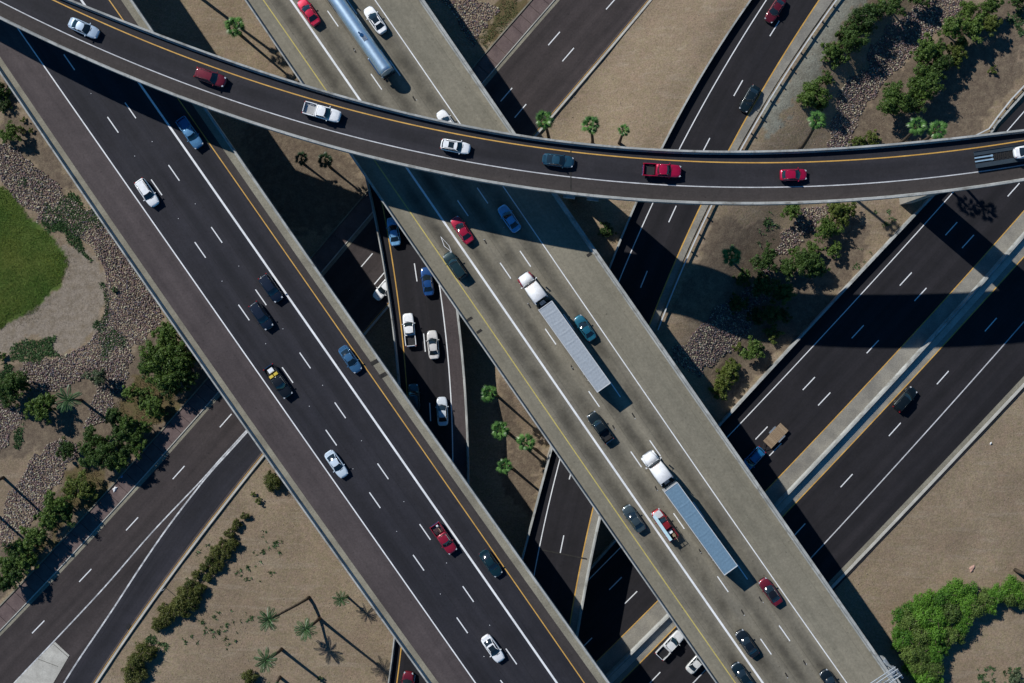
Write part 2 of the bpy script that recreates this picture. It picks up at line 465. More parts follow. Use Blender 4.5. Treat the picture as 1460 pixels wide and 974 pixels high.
# ---- carriageway A: western overpass (dark asphalt)
ZA = 15.0
A = Road('y', -170, 1150, 90, lambda t: ZA, {
    'L': (q('00', 0, 300) + q('00', 455, 974) + q('01', 440, 0, 700, 380, 860, 600, 1100, 960) + q('12', 50, 0, 740, 974), 2),
    'Rr': (q('00', 565, 0, 645, 130, 880, 470, 990, 640, 1122, 840) + q('11', 300, 210, 475, 465, 600, 650, 825, 974) + q('22', 0, 365, 320, 790, 430, 960), 2),
    'white': (q('00', 88, 135, 190, 285, 665, 974) + q('01', 648, 0, 1122, 673) + q('12', 260, 0, 937, 974), 2),
    'hov': (q('00', 597, 362, 720, 540, 1015, 974) + q('01', 1000, 0, 1122, 180) + q('11', 0, 85, 620, 974) + q('12', 605, 0, 1122, 745) + q('22', 0, 655, 215, 974), 2),
    'yellow': (q('00', 460, 0, 515, 78, 760, 430, 1122, 950) + q('11', 52, 0, 735, 974) + q('12', 720, 0, 1122, 575) + q('22', 0, 485, 330, 974), 2)})
# ---- carriageway B: eastern overpass (worn concrete)
B = Road('y', -170, 1150, 90, lambda t: ZA, {
    'L': (q('10', 0, 50, 205, 350, 410, 650, 490, 780, 545, 840, 635, 974) + q('11', 605, 0, 875, 380, 1122, 745) + q('21', 0, 650, 215, 974) + q('22', 205, 0, 405, 275, 650, 630, 885, 974), 3),
    'Rr': (q('10', 720, 0, 1110, 558) + q('20', 215, 820, 330, 974) + q('21', 300, 0, 360, 80, 640, 465, 970, 950) + q('32', 0, 150, 310, 565, 490, 840), 3),
    'yellow': (q('10', 45, 0, 310, 380, 520, 680, 720, 974) + q('11', 695, 0, 1122, 615) + q('21', 0, 530, 305, 974) + q('22', 295, 0, 970, 974), 3),
    'hov': (q('10', 160, 0, 455, 420, 650, 708, 835, 974) + q('11', 812, 0, 1122, 455) + q('21', 0, 365, 425, 974) + q('22', 408, 0, 1085, 974), 3),
    'white': (q('10', 515, 0, 875, 520, 1060, 790) + q('21', 100, 0, 770, 974) + q('22', 757, 0, 1122, 525) + q('32', 0, 435, 375, 974), 3)})
# ---- the curved flyover on top
ZRF = lambda t: 24.3 + 2.2 * min(1, max(0, (t - 500) / 800)) ** 1.0
RP = Road('x', -170, 1630, 130, ZRF, {
    'U': (q('00', 290, 0, 640, 130, 1122, 305) + q('10', 0, 295, 450, 425, 800, 510, 1122, 570) + q('20', 0, 565, 400, 610, 700, 632, 1122, 637) + q('30', 0, 635, 500, 615, 900, 575, 1122, 545), 4),
    'D': (q('00', 0, 80, 600, 358, 870, 465, 1122, 540) + q('10', 0, 515, 400, 640, 800, 740, 1122, 790) + q('20', 0, 780, 270, 825, 500, 848, 800, 862, 1122, 862) + q('30', 0, 862, 500, 840, 900, 795, 1122, 765), 4),
    'yellow': (q('00', 225, 0, 835, 262, 1122, 360) + q('10', 0, 342, 500, 478, 1122, 612) + q('20', 0, 602, 600, 668, 1122, 686) + q('30', 0, 686, 500, 665, 1122, 592), 4),
    'white': (q('00', 0, 5, 600, 285, 1122, 470) + q('10', 0, 450, 500, 590, 1122, 720) + q('20', 0, 710, 500, 765, 900, 788, 1122, 790) + q('30', 0, 788, 500, 768, 1122, 695), 4)})
# ---- E: ramp squeezed between the overpasses
ZE = 6.0
E = Road('y', -60, 1150, 80, lambda t: ZE, {
    'L': (q('11', 520, 0, 545, 150, 560, 230, 575, 320, 600, 500, 608, 650) + q('12', 598, 790, 568, 974), 2),
    'yellow': (q('11', 570, 30, 600, 250, 640, 560, 650, 700) + q('12', 627, 840, 605, 974), 2),
    'white': (q('11', 790, 270, 820, 560, 845, 974) + [(630, 900)], 2),
    'Rr': (q('11', 870, 380, 905, 820, 912, 974) + q('12', 905, 0, 920, 140) + [(655, 930)], 2)})
# ---- C: road coming down from the upper right, rising over the motorway
ZC = lambda t: 4.3 + 2.1 * (lambda s: s * s * (3 - 2 * s))(min(1, max(0, (t - 560) / 180)))
C = Road('y', -170, 1150, 90, ZC, {
    'L': (q('20', 1030, 0, 655, 622, 545, 852, 500, 974) + q('21', 515, 0, 435, 170) + q('22', 195, 0, 130, 190, 70, 455), 3),
    'white': (q('20', 1100, 0, 735, 628, 620, 860, 570, 974) + q('21', 580, 0, 480, 235) + q('22', 228, 45, 145, 410, 120, 525), 3),
    'yellow': (q('20', 1122, 310, 940, 630, 825, 865, 780, 974) + q('30', 262, 0, 20, 380) + q('21', 785, 0, 610, 420) + q('22', 367, 240, 320, 470, 272, 740), 3),
    'Rr': (q('20', 1122, 390, 985, 632, 865, 865, 800, 974) + q('30', 325, 0, 0, 500) + q('21', 825, 0, 635, 460) + q('22', 405, 280, 350, 500, 305, 800), 3)})
def gz(x, y):
    """height of the bank that carries the upper part of slip road C"""
    x, y = np.asarray(x, float), np.asarray(y, float)
    t = np.clip(487 - y * FPX / (CAMH - 4.3), -260, 900)
    k = (CAMH - 4.3) / FPX
    xl, xr = (C.c['L']((t - 500) / 500) - 730) * k, (C.c['Rr']((t - 500) / 500) - 730) * k
    d = np.maximum(np.maximum(xl - x, x - xr), 0) * 0.84 - 1.2
    w = 1 - np.clip(d / 15.0, 0, 1); w = w * w * (3 - 2 * w)
    hf = 1 - np.clip((t - 520) / 110, 0, 1); hf = hf * hf * (3 - 2 * hf)
    return 4.27 * w * hf
def G(px, py, h=0.0):
    z = 0.0
    for _ in range(3): p = P(px, py, z); z = float(gz(p.x, p.y))
    return P(px, py, z + h)
# ---- D: sunken motorway, two carriageways
D = Road('y', -130, 1150, 90, lambda t: 0.03, {
    'L': (q('31', 625, 0, 370, 265, 0, 680) + q('30', 735, 830, 590, 974) + q('21', 1122, 605, 900, 840), 2),
    'white': (q('31', 700, 0, 0, 765) + q('30', 810, 825, 675, 974, 1122, 475, 1045, 555) + q('21', 1122, 700, 937, 895) + q('22', 480, 410, 355, 535), 2),
    'yellow': (q('31', 1075, 0, 175, 974) + q('30', 1122, 885, 1045, 974) + q('32', 195, 0, 35, 165) + q('22', 640, 630, 375, 895), 2),
    'med': (q('31', 1122, 40, 1040, 135, 720, 490, 270, 974) + q('32', 300, 0, 75, 225) + q('22', 680, 690, 530, 840, 420, 960), 2),
    'yellow2': (q('31', 1122, 135, 350, 974) + q('32', 370, 0, 105, 270) + q('22', 715, 740, 485, 974), 2),
    'white2': (q('31', 1122, 410, 620, 974) + q('32', 635, 0, 228, 445) + q('22', 843, 922, 790, 974), 2),
    'Rr': (q('31', 1122, 665, 830, 974) + q('32', 850, 0, 310, 565), 2)})
# ---- F: local street, lower left to upper middle
F = Road('y', -170, 1150, 90, lambda t: 0.03, {
    'L': ([(793, 0), (720, 81), (461, 388), (313, 559)] + q('02', 700, 0, 0, 758), 3),
    'Rr': (q('20', 610, 0, 140, 545) + [(553, 438), (519, 476)] + q('02', 1110, 0, 830, 370, 620, 650, 540, 765, 400, 974), 3)})

def overpass(name, label, road, L, Rr, surf, parent_loc, pm='parapet', par=PAR):
    t = thing(name, label, 'overpass', None, parent_loc)
    for a, b, mat in surf:
        ribbon('road_deck', road.off(a, 0), road.off(b, 0), M[mat], t, 0.0, ref=road.off(surf[0][3] if len(surf[0]) > 3 else L, 0))
    return t
# A
ov = thing('overpass', 'wide dark asphalt overpass with three lanes and brown shoulder crossing the left half', 'overpass', 'parallel motorway overpasses', P(400, 560, 0))
refA = A.off('hov', 0)
ribbon('shoulder', A.off('L', 0.4), A.off('white', 0), M['shoulder'], ov, ref=refA)
ribbon('road_deck', A.off('white', 0), A.off('yellow', 0), M['asphalt'], ov, ref=refA)
ribbon('shoulder', A.off('yellow', 0), A.off('Rr', -0.4), M['shoulder_dark'], ov, ref=refA)
ribbon('gutter', A.off('L', 0.44), A.off('L', 1.35), M['gutter'], ov, 0.008)
ribbon('gutter', A.off('Rr', -1.55), A.off('Rr', -0.44), M['gutter'], ov, 0.008)
sweep('parapet', A.off('L', 0), PAR, 1, M['parapet'], ov)
sweep('parapet', A.off('Rr', 0), PAR, -1, M['parapet'], ov)
girder(A, 'L', 'Rr', ov)
paint_line(A, 'white', ov, M['white_paint'], 0.18)
paint_line(A, 'hov', ov, M['white_paint'], 0.32)
paint_line(A, 'yellow', ov, M['yellow_paint'], 0.16)
row1 = [(161 + 62.25 * k, 178 + 89.2 * k) for k in range(-2, 11)]
row2 = [(98 + 62.3 * k, 88.2 + 85.0 * k) for k in range(0)] + [(98, 88), (186, 157.5), (248, 246.5), (309, 335), (372, 424), (435, 514), (485, 585), (546, 672), (606, 758.5), (667.5, 847), (729, 936), (791, 1025)]
row2[0] = (124, 69)
dashes(A, 'white', row1, ov)
dashes(A, 'hov', row2, ov)
# B
ovb = thing('overpass', 'pale worn concrete overpass carrying the trucks and tanker through the middle', 'overpass', 'parallel motorway overpasses', P(800, 560, 0))
refB = B.off('hov', 0)
ribbon('shoulder', B.off('L', 0.3), B.off('yellow', 0), M['deckconc2'], ovb, ref=refB)
ribbon('road_deck', B.off('yellow', 0), B.off('white', 0), M['deckconc'], ovb, ref=refB)
ribbon('shoulder', B.off('white', 0), B.off('Rr', -0.4), M['deckconc2'], ovb, ref=refB)
PB = [(0, -0.45), (0, 0.8), (0.2, 0.8), (0.26, 0.3), (0.38, 0.1), (0.38, -0.03)]
sweep('parapet', B.off('L', 0), PB, 1, M['parapet'], ovb)
sweep('parapet', B.off('Rr', 0), [(0, -0.45), (0, 0.86), (0.42, 0.86), (0.5, 0.3), (0.7, 0.08), (0.7, -0.03)], -1, M['parapet'], ovb)
girder(B, 'L', 'Rr', ovb)
paint_line(B, 'yellow', ovb, M['yellow_worn'], 0.17)
paint_line(B, 'hov', ovb, M['white_paint'], 0.32)
paint_line(B, 'white', ovb, M['white_paint'], 0.16)
b1 = [(474.6 + 62.0 * k, 26.6 + 90 * k) for k in range(-1, 3)] + [(660, 297), (720.7, 386), (785, 480), (847, 569), (907, 655), (968, 743), (1030.6, 833), (1092, 922), (1154, 1011)]
b2 = [(501, 9), (563, 97), (625, 188), (688, 279), (749, 369), (811, 459), (877, 555), (934, 639), (996, 727), (1058, 815), (1118.6, 903), (1181, 991)]
dashes(B, 'hov', b1, ovb); dashes(B, 'white', b2, ovb)
# painted diamond in the carpool lane
dm = [(628, 336.8), (633.0, 351), (644.8, 360.6), (640.2, 350.0)]
mb = MB()
pw = [P(x, y, ZA) for x, y in dm]
cen = sum(pw, Vector()) / 4
for i in range(4):
    a, b = pw[i], pw[(i + 1) % 4]
    mb.add([a, b, cen + (b - cen) * 0.8, cen + (a - cen) * 0.8], [(0, 1, 2, 3)])
mb.v = [(x, y, z + 0.014) for x, y, z in mb.v]
wchild(mb.obj('painted_diamond', M['white_paint']), ovb)
def studs(road, curve, mids, parent):
    mb = MB()
    for i in range(len(mids) - 1):
        x = (mids[i][0] + mids[i + 1][0]) / 2; y = (mids[i][1] + mids[i + 1][1]) / 2
        p = P(x, y, road.zf(y)); mb.box((p.x, p.y, p.z + .02), (.13, .13, .03), 0.6, (.7, .7))
    o = wchild(mb.obj('road_studs', M['white_dull']), parent); o["kind"] = 'stuff'
studs(A, 'white', row1, ov); studs(A, 'hov', row2[1:], ov); studs(B, 'hov', b1, ovb); studs(B, 'white', b2, ovb)
# flyover
ovr = thing('flyover', 'curved dark asphalt flyover sweeping over everything across the top of the scene', 'flyover', None, P(640, 180, 0))
refR = RP.off('yellow', 0)
ribbon('road_deck', RP.off('white', 0), RP.off('yellow', 0), M['asphalt_r'], ovr, ref=refR)
ribbon('shoulder', RP.off('yellow', 0), RP.off('U', -0.3), M['asphalt_r'], ovr, ref=refR)
ribbon('shoulder', RP.off('D', 0.3), RP.off('white', 0), M['shoulder_dark'], ovr, ref=refR)
PRF = [(0, -0.5), (0, 0.95), (0.3, 0.95), (0.36, 0.32), (0.48, 0.1), (0.48, -0.03)]
sweep('parapet', RP.off('U', 0), PRF, -1, M['parapet'], ovr)
sweep('parapet', RP.off('D', 0), PRF, 1, M['parapet'], ovr)
girder(RP, 'D', 'U', ovr, 2.4, ins=2.4)
paint_line(RP, 'yellow', ovr, M['yellow_paint'], 0.17)
paint_line(RP, 'white', ovr, M['white_dull'], 0.15)
for xj in (814, -60, 1560):
    a, b = RP.w('D', xj), RP.w('U', xj)
    d = (b - a).normalized(); nn = Vector((-d.y, d.x, 0)) * 0.09
    a2, b2_ = a + d * 0.5, b - d * 0.5
    mb = MB(); mb.add([a2 - nn, b2_ - nn, b2_ + nn, a2 + nn], [(0, 1, 2, 3)])
    mb.v = [(x, y, z + 0.02) for x, y, z in mb.v]
    wchild(mb.obj('expansion_joint', M['dark_patch']), ovr)
# E
ove = thing('slip_road', 'narrow dark slip road squeezed between the two overpasses', 'slip road', None, P(610, 500, 0))
refE = E.off('yellow', 0)
ribbon('road_deck', E.off('L', 0.3), E.off('white', 0), M['asphalt_d'], ove, ref=refE)
ribbon('shoulder', E.off('white', 0), E.off('Rr', -0.3), M['shoulder'], ove, ref=refE)
sweep('parapet', E.off('L', 0), PB, 1, M['parapet'], ove)
sweep('parapet', E.off('Rr', 0), PB, -1, M['parapet'], ove)
girder(E, 'L', 'Rr', ove, 1.4, ins=1.6)
paint_line(E, 'yellow', ove, M['yellow_paint'], 0.18)
paint_line(E, 'white', ove, M['white_paint'], 0.18)
dashes(E, 'yellow', q('11', 687, 202, 724, 498, 748, 790) + [(577, 289), (613, 690), (608, 790), (600, 890), (590, 975)], ove)
# C
ovc = thing('slip_road', 'two lane slip road coming down from the upper right and rising over the motorway', 'slip road', None, P(900, 400, 0))
refC = C.off('yellow', 0)
ribbon('road_deck', C.off('L', 0.25), C.off('yellow', 0), M['asphalt_d'], ovc, ref=refC)
ribbon('shoulder', C.off('yellow', 0), C.off('Rr', -0.2), M['apron'], ovc, ref=refC)
sweep('retaining_wall', C.off('L', 0), [(0, -0.9), (0, 1.0), (0.28, 1.0), (0.28, -0.03)], 1, M['parapet'], ovc)
sweep('parapet', C.off('Rr', 0, 480, 1150), PB, -1, M['parapet'], ovc)
girder(C, 'L', 'Rr', ovc, 1.4, 655, 1150, ins=1.5)
mb = MB(); rg = []
for t in np.linspace(490, 660, 12):
    a, b = C.w('L', t), C.w('Rr', t); dd = (b - a).normalized() * 0.03
    rg.append([a + dd - Vector((0, 0, .04)), b - dd - Vector((0, 0, .04)), Vector((b.x - dd.x, b.y - dd.y, -0.8)), Vector((a.x + dd.x, a.y + dd.y, -0.8))])
mb.loft(rg); wchild(mb.obj('embankment_wall', M['girder']), ovc)
paint_line(C, 'yellow', ovc, M['yellow_paint'], 0.2)
paint_line(C, 'white', ovc, M['white_paint'], 0.16)
cd = q('20', 982, 371, 845, 615, 705, 901) + q('21', 585, 231) + q('22', 240, 390) + q('30', 72, 120)
cd += [(1145, -43), (865, 500), (832, 590), (812, 682), (790, 880)]
dashes(C, 'white', cd, ovc)
mb = MB()
ja, jb = P(*q1('22', 148, 412), ZC(785)), P(*q1('22', 345, 452), ZC(795))
jn = Vector((0.0, 0.12, 0)); mb.add([ja - jn, jb - jn, jb + jn, ja + jn], [(0, 1, 2, 3)]); mb.v = [(x, y, z + .05) for x, y, z in mb.v]
wchild(mb.obj('expansion_joint', M['dark_patch']), ovc)
# D
mo = ribbon('motorway', D.off('L', 0.2), D.off('yellow', 0), M['asphalt_d'], None, ref=D.off('yellow', 0), kind='structure')
mo2 = ribbon('motorway', D.off('yellow2', 0), D.off('Rr', 0.9), M['asphalt_d'], None, ref=D.off('yellow2', 0), kind='structure')
ap = ribbon('median', D.off('yellow', 0), D.off('yellow2', 0), M['apron'], None, kind='structure')
def kid(o, parent): o.parent = parent; return o
kid(paint_line(D, 'yellow', None, M['yellow_paint'], 0.16), mo)
kid(paint_line(D, 'white', None, M['white_paint'], 0.15), mo)
kid(paint_line(D, 'yellow2', None, M['yellow_paint'], 0.17), mo2)
kid(paint_line(D, 'white2', None, M['white_dull'], 0.18), mo2)
def ground_dashes(road, curve, mids, parent):
    for x, y in mids:
        d = road.nrm(curve, y)[1]
        o = dash(x, y, 0.03, math.atan2(d.y, d.x), None); o.parent = parent
# two rows on the upper carriageway
r_a = q('31', 912 - 26, 72, 686, 295, 485, 515, 281, 735) + q('30', 827, 948) + q('31', 75, 948) + q('22', 465, 555)
r_b = q('31', 816, 18, 624, 230, 422, 452, 216, 670, 17, 878) + q('30', 1078, 799) + q('22', 530, 614)
ground_dashes(D, 'white', q('31', 886, 72, 686, 295, 485, 515, 281, 735, 75, 948) + q('22', 530, 614, 340, 810), mo)
ground_dashes(D, 'white', q('30', 1078, 799) + q('31', 816, 18, 624, 230, 422, 452, 216, 670, 17, 878) + q('22', 465, 555), mo)
ground_dashes(D, 'white2', q('31', 982, 422, 780, 645, 578, 863) + q('32', 375, 122, 176, 330) + q('22', 628, 955) + [(1482, 390)], mo2)
mb_ = thing('median_barrier', 'long pale concrete barrier down the middle of the motorway', 'barrier', None, P(1200, 640, 0))
sweep('barrier_wall', D.off('med', 0), [(-0.36, -0.1), (-0.3, 0.12), (-0.16, 0.4), (-0.14, 1.1), (0.14, 1.1), (0.16, 0.4), (0.3, 0.12), (0.36, -0.1)], 1, M['parapet'], mb_)
sweep('gutter_strip', D.off('med', 0.5), [(0, -0.05), (0, 0.07), (1.0, 0.05), (1.0, -0.05)], 1, M['kerb'], mb_)
rw = thing('retaining_wall', 'low concrete wall between the motorway and the shrubby bank at right', 'wall', None, P(1200, 450, 0))
sweep('wall', D.off('L', 0, 255, 1150), [(-0.3, -0.6), (-0.3, 1.3), (0.05, 1.3), (0.12, -0.1)], 1, M['parapet'], rw)
kb = thing('kerb', 'pale concrete kerb between motorway and bare ground at lower right', 'kerb', None, P(1300, 700, 0))
sweep('kerb_stone', D.off('Rr', 0), [(0.0, -0.1), (0, 0.16), (0.42, 0.18), (0.5, 0.16), (0.5, -0.3)], 1, M['kerb'], kb)
kid(ribbon('dirt_strip', D.off('Rr', -0.75), D.off('Rr', -0.05), M['gutter'], None, 0.006), mo2)
# F
st = ribbon('street', F.off('L', 0), F.off('Rr', 0), M['asphalt_f'], None, ref=F.off('L', 0), kind='structure')
kf = thing('kerb', 'worn grey kerb and gutter along the pink sidewalk beside the street', 'kerb', None, P(150, 760, 0))
sweep('kerb_stone', F.off('L', 0), [(-0.2, -0.3), (-0.2, 0.15), (-0.05, 0.15), (0.0, 0.03), (0.0, -0.1)], 1, M['kerb'], kf)
sweep('gutter_strip', F.off('L', 0.02), [(0, -0.05), (0, 0.012), (0.55, 0.012), (0.55, -0.05)], 1, M['gutter'], kf)
kf2 = thing('kerb', 'pale kerb along the hedge side of the street with faded yellow line', 'kerb', None, P(280, 780, 0))
sweep('kerb_stone', F.off('Rr', 0), [(0.0, -0.1), (0, 0.15), (0.32, 0.17), (0.38, 0.15), (0.38, -0.3)], 1, M['kerb'], kf2)
kid(ribbon('gutter_strip', F.off('Rr', -0.55), F.off('Rr', 0), M['shoulder'], None, 0.008), st)
kid(paint_line(F, 'Rr', None, M['yellow_paint'], 0.08, off=-0.16, dz=0.02), st)
fd = [(790, 55), (722, 135), (656, 214), (590, 291), (523, 371), (457, 447), (394, 520)] + q('01', 950, 826) + q('02', 752, 88, 556, 304, 359, 521, 161, 738) + [(-12, 967)]
ground_dashes(F, 'L', fd, st)
ground_dashes(F, 'L', q('20', 266, 230, 65, 467, 450, 12) + q('11', 537, 224) + [(478, 472), (676, 236)], st)
def px_line(name, pts, w, mat, parent, z=0.03, dz=0.014):
    W = [P(x, y, z) for x, y in pts]
    # resample with a smooth curve
    n = len(W); out = []
    for i in range(n - 1):
        p0, p1, p2, p3 = W[max(i - 1, 0)], W[i], W[i + 1], W[min(i + 2, n - 1)]
        for k in range(6):
            t = k / 6
            out.append(0.5 * ((2 * p1) + (p2 - p0) * t + (2 * p0 - 5 * p1 + 4 * p2 - p3) * t * t + (3 * p1 - p0 - 3 * p2 + p3) * t ** 3))
    out.append(W[-1])
    Aa, Bb = [], []
    for i, p in enumerate(out):
        d = out[min(i + 1, len(out) - 1)] - out[max(i - 1, 0)]; d.normalize(); nn = Vector((-d.y, d.x, 0)) * w / 2
        Aa.append(p - nn); Bb.append(p + nn)
    return kid(ribbon(name, Aa, Bb, mat, None, dz), parent)
gl = q('01', 1040, 865, 940, 974) + q('02', 895, 68, 830, 140, 640, 340, 440, 570, 230, 795, 60, 974, -120, 1180)
gr = q('01', 1046, 868, 946, 978) + q('02', 900, 72, 838, 146, 705, 320, 588, 490, 484, 650, 408, 763, 335, 870, 262, 985, 180, 1120)
_gr = np.array(gr, float); _o = np.argsort(_gr[:, 1])
_ys = np.linspace(604, 1090, 40)
_xs = np.interp(_ys, _gr[_o, 1], _gr[_o, 0])
kid(ribbon('newer_asphalt', [P(x, y, 0.03) for x, y in zip(_xs, _ys)], [F.w('Rr', y) for y in _ys], M['asphalt'], None, 0.004), st)
px_line('edge_line', gl, 0.22, M['white_paint_worn'], st)
px_line('edge_line', gr, 0.26, M['white_paint_worn'], st, dz=0.018)
gc = q('02', 232, 800, 293, 857, 225, 974, 150, 1110, -70, 1110, 60, 974)
mb = MB(); mb.add([P(x, y, 0) for x, y in gc], [tuple(range(6))])
mb.v = [(x, y, 0.09) for x, y, z in mb.v]
kid(mb.obj('gore_slab', M['kerb'], fix=False), st)
for gg in (q('02', 160, 873, 245, 905), q('02', 225, 810, 288, 866)):
    px_line('slab_joint', gg, 0.07, M['dark_patch'], st, z=0.09)

# sidewalk slabs along the street, on its upper-left side
sw = tag(thing('sidewalk', None, None, None, P(100, 780, 0)), kind='structure')
fl = F
tlist = []
tcur = -20.0
while tcur < 1010:
    tlist.append(tcur); tcur += 14.2
sw_t = [t for t in tlist]
for i in range(len(sw_t) - 1):
    a, b = sw_t[i], sw_t[i + 1]
    pa, pb = F.w('L', a), F.w('L', b); na, nb = F.nrm('L', a)[0], F.nrm('L', b)[0]
    g = (pb - pa).normalized() * 0.03
    z0, z1 = -0.2, 0.14 + random.uniform(-.008, .008)
    lo = [pa + g - na * 0.24, pb - g - nb * 0.24, pb - g - nb * 2.9, pa + g - na * 2.9]
    mb = MB(); mb.add([Vector((p.x, p.y, z0)) for p in lo] + [Vector((p.x, p.y, z1)) for p in lo], [(0, 1, 2, 3), (4, 5, 6, 7), (0, 1, 5, 4), (1, 2, 6, 5), (2, 3, 7, 6), (3, 0, 4, 7)])
    wchild(mb.obj('slab', M['paver']), sw)
bw = thing('edging_kerb', 'thin concrete edging behind the pink sidewalk', 'kerb', None, P(60, 760, 0))
sweep('edging', F.off('L', -3.1, -30, 1030), [(-0.1, -0.3), (-0.1, 0.26), (0.12, 0.26), (0.12, -0.2)], 1, M['gutter'], bw)

# piers, only where no road passes underneath
def pip(px, py, poly):
    x, y = np.asarray(px), np.asarray(py); ins = np.zeros(x.shape, bool); n = len(poly)
    for i in range(n):
        x1, y1 = poly[i]; x2, y2 = poly[(i + 1) % n]
        if y1 == y2: continue
        c = ((y1 > y) != (y2 > y)) & (x < (x2 - x1) * (y - y1) / (y2 - y1) + x1)
        ins ^= c
    return ins
def corridor(road, L, Rr, m=1.5):
    a = road.off(L, -m); b = road.off(Rr, m)
    return [(p.x, p.y) for p in a] + [(p.x, p.y) for p in reversed(b)]
LOW = [corridor(D, 'L', 'Rr'), corridor(F, 'L', 'Rr'), corridor(C, 'L', 'Rr'), corridor(E, 'L', 'Rr')]
def clear(x, y, polys=None):
    return not any(bool(pip(np.array([x]), np.array([y]), p)[0]) for p in (polys or LOW))
def pier(road, L, Rr, t, parent, depth, n=3, polys=None, w=1.5):
    a, b = road.w(L, t), road.w(Rr, t)
    d = b - a; wd = d.length; d.normalize()
    if n == 1: offs = [wd / 2]
    else: offs = [3.2 + (wd - 6.4) * i / (n - 1) for i in range(n)]
    for o in offs:
        p = a + d * o
        if not clear(p.x, p.y, polys): continue
        zt = p.z - depth
        mb = MB(); mb.cyl((p.x, p.y, -1.0), (p.x, p.y, zt - 0.9), w * .5, n=14, caps=True)
        c = wchild(mb.obj('pier', M['girder']), parent)
        mb = MB(); mb.box((p.x, p.y, zt - 0.45), (w * 1.7, w * 1.4, 0.95), math.atan2(d.y, d.x), (1, 1))
        kid(mb.obj('pier_cap', M['girder']), c); c.children[0].parent = c
        c.children[0].matrix_parent_inverse = Matrix.Translation(Vector(parent.location)) if False else Matrix()
        c.children[0].matrix_parent_inverse = (Matrix.Translation(-Vector(parent.location)) @ Matrix.Translation(Vector(parent.location)))
for t in (-60, 60, 190, 310, 500, 640, 760, 880, 1010): pier(A, 'L', 'Rr', t, ov, 2.05, 4)
for t in (-60, 60, 190, 280, 420, 560, 690, 1000, 1100): pier(B, 'L', 'Rr', t, ovb, 2.05, 4)
for t in (250, 480, 640, 800, 950, 1080): pier(E, 'L', 'Rr', t, ove, 1.35, 2, [LOW[1], LOW[0]], 1.1)
for t in (745, 860, 960): pier(C, 'L', 'Rr', t, ovc, 1.35, 2, [LOW[0]], 1.2)
polR = [corridor(A, 'L', 'Rr'), corridor(B, 'L', 'Rr')] + LOW
for t in (-100, 1600): pier(RP, 'D', 'U', t, ovr, 2.3, 1, polR, 2.4)
# wall pier beside the motorway at the right, its cap shows under the parapet
for pc_, xx, wdt in (((1289, 268), 1366, 5.6), ((818, 269), 830, 3.4)):
    pc = P(pc_[0], pc_[1], 0); pr = RP.nrm('U', xx)[0]
    mb = MB(); mb.box((pc.x, pc.y, 10.5), (2.0, wdt, 23), math.atan2(pr.y, pr.x) - math.pi / 2)
    wchild(mb.obj('pier', M['girder']), ovr)
# small drain brackets under the flyover joint
for bx_, by_ in (q1('20', 270, 828), q1('20', 370, 838)):
    pz = P(bx_, by_, 24.2); mb = MB(); mb.box((pz.x, pz.y, 24.0), (1.8, 0.5, 0.5), -0.12)
    wchild(mb.obj('drain_bracket', M['parapet']), ovr)
# dark joint patches on the decks
def patch(pt, z, parent, L=1.6, W=0.45, ang=0.0):
    p = P(pt[0], pt[1], z); mb = MB(); c, s = math.cos(ang), math.sin(ang)
    vs = [(-L / 2, -W / 2), (L / 2, -W / 2), (L / 2 * .8, W / 2), (-L / 2, W / 2)]
    mb.add([(p.x + x * c - y * s, p.y + x * s + y * c, z + 0.016) for x, y in vs], [(0, 1, 2, 3)])
    wchild(mb.obj('joint_patch', M['dark_patch'], fix=False), parent)
for pt in q('11', 515, 580, 550, 635): patch(pt, ZA, ov, 1.4, 0.7, 0.5)
for pt in q('11', 915, 398, 955, 450): patch(pt, ZA, ovb, 1.0, 0.45, 0.6)
patch(q1('21', 355, 127), ZA, ovb, 0.9, 0.5, 0.6)
for pt, pa in ((q1('10', 680, 415), 2.1), (q1('10', 430, 212), 2.1), (q1('21', 283, 603), 2.1), (q1('21', 103, 342), 2.1), (q1('21', 540, 803), 2.1), (q1('21', 458, 855), 2.1), (q1('22', 637, 155), 2.1), (q1('22', 822, 420), 2.1), (q1('22', 1000, 675), 2.1), (q1('32', 198, 888), 2.1), (q1('32', 12, 620), 2.1), (q1('11', 980, 72), 2.1), (q1('32', 122, 940), 2.1)):
    patch(pt, ZA, ovb, 0.9, 0.22, pa)

# guard rails
def guardrail(name, label, pts, step=3.0, h=0.75):
    t = thing(name, label, 'guard rail', 'steel guard rails', pts[0])
    mb = MB()
    seg = []
    for i, p in enumerate(pts):
        d = pts[min(i + 1, len(pts) - 1)] - pts[max(i - 1, 0)]; d.z = 0; d.normalize(); n = Vector((-d.y, d.x, 0))
        b = Vector((p.x, p.y, p.z))
        seg.append([b + n * 0.0 + Vector((0, 0, h - .3)), b + n * 0.06 + Vector((0, 0, h)), b - n * 0.13 + Vector((0, 0, h)), b - n * 0.13 + Vector((0, 0, h - .3))])
    mb.loft(seg); wchild(mb.obj('rail', M['rail']), t)
    acc = 0
    pm = None
    for i in range(len(pts) - 1):
        a, b = pts[i], pts[i + 1]; L = (b - a).length
        while acc < L:
            p = a.lerp(b, acc / L)
            if pm is None:
                m0 = MB(); m0.box((0, 0, 0.3), (0.18, 0.2, 1.2)); pm = m0.mesh('post', M['wood'])
            o = link_mesh('post', pm, None, Vector((p.x, p.y, p.z))); wchild(o, t)
            d = b - a; n = Vector((-d.y, d.x, 0)).normalized()
            o.location = p + n * 0.2
            acc += step
        acc -= L
    return t
guardrail('guard_rail', 'steel guard rail with wooden posts along the gravel shoulder at upper right', C.off('Rr', 0.25, -100, 470), 3.2)
g2 = [P(*p, 0.0) for p in q('30', 1180, 290, 1122, 360, 1065, 420, 1010, 490, 970, 545, 900, 580)]
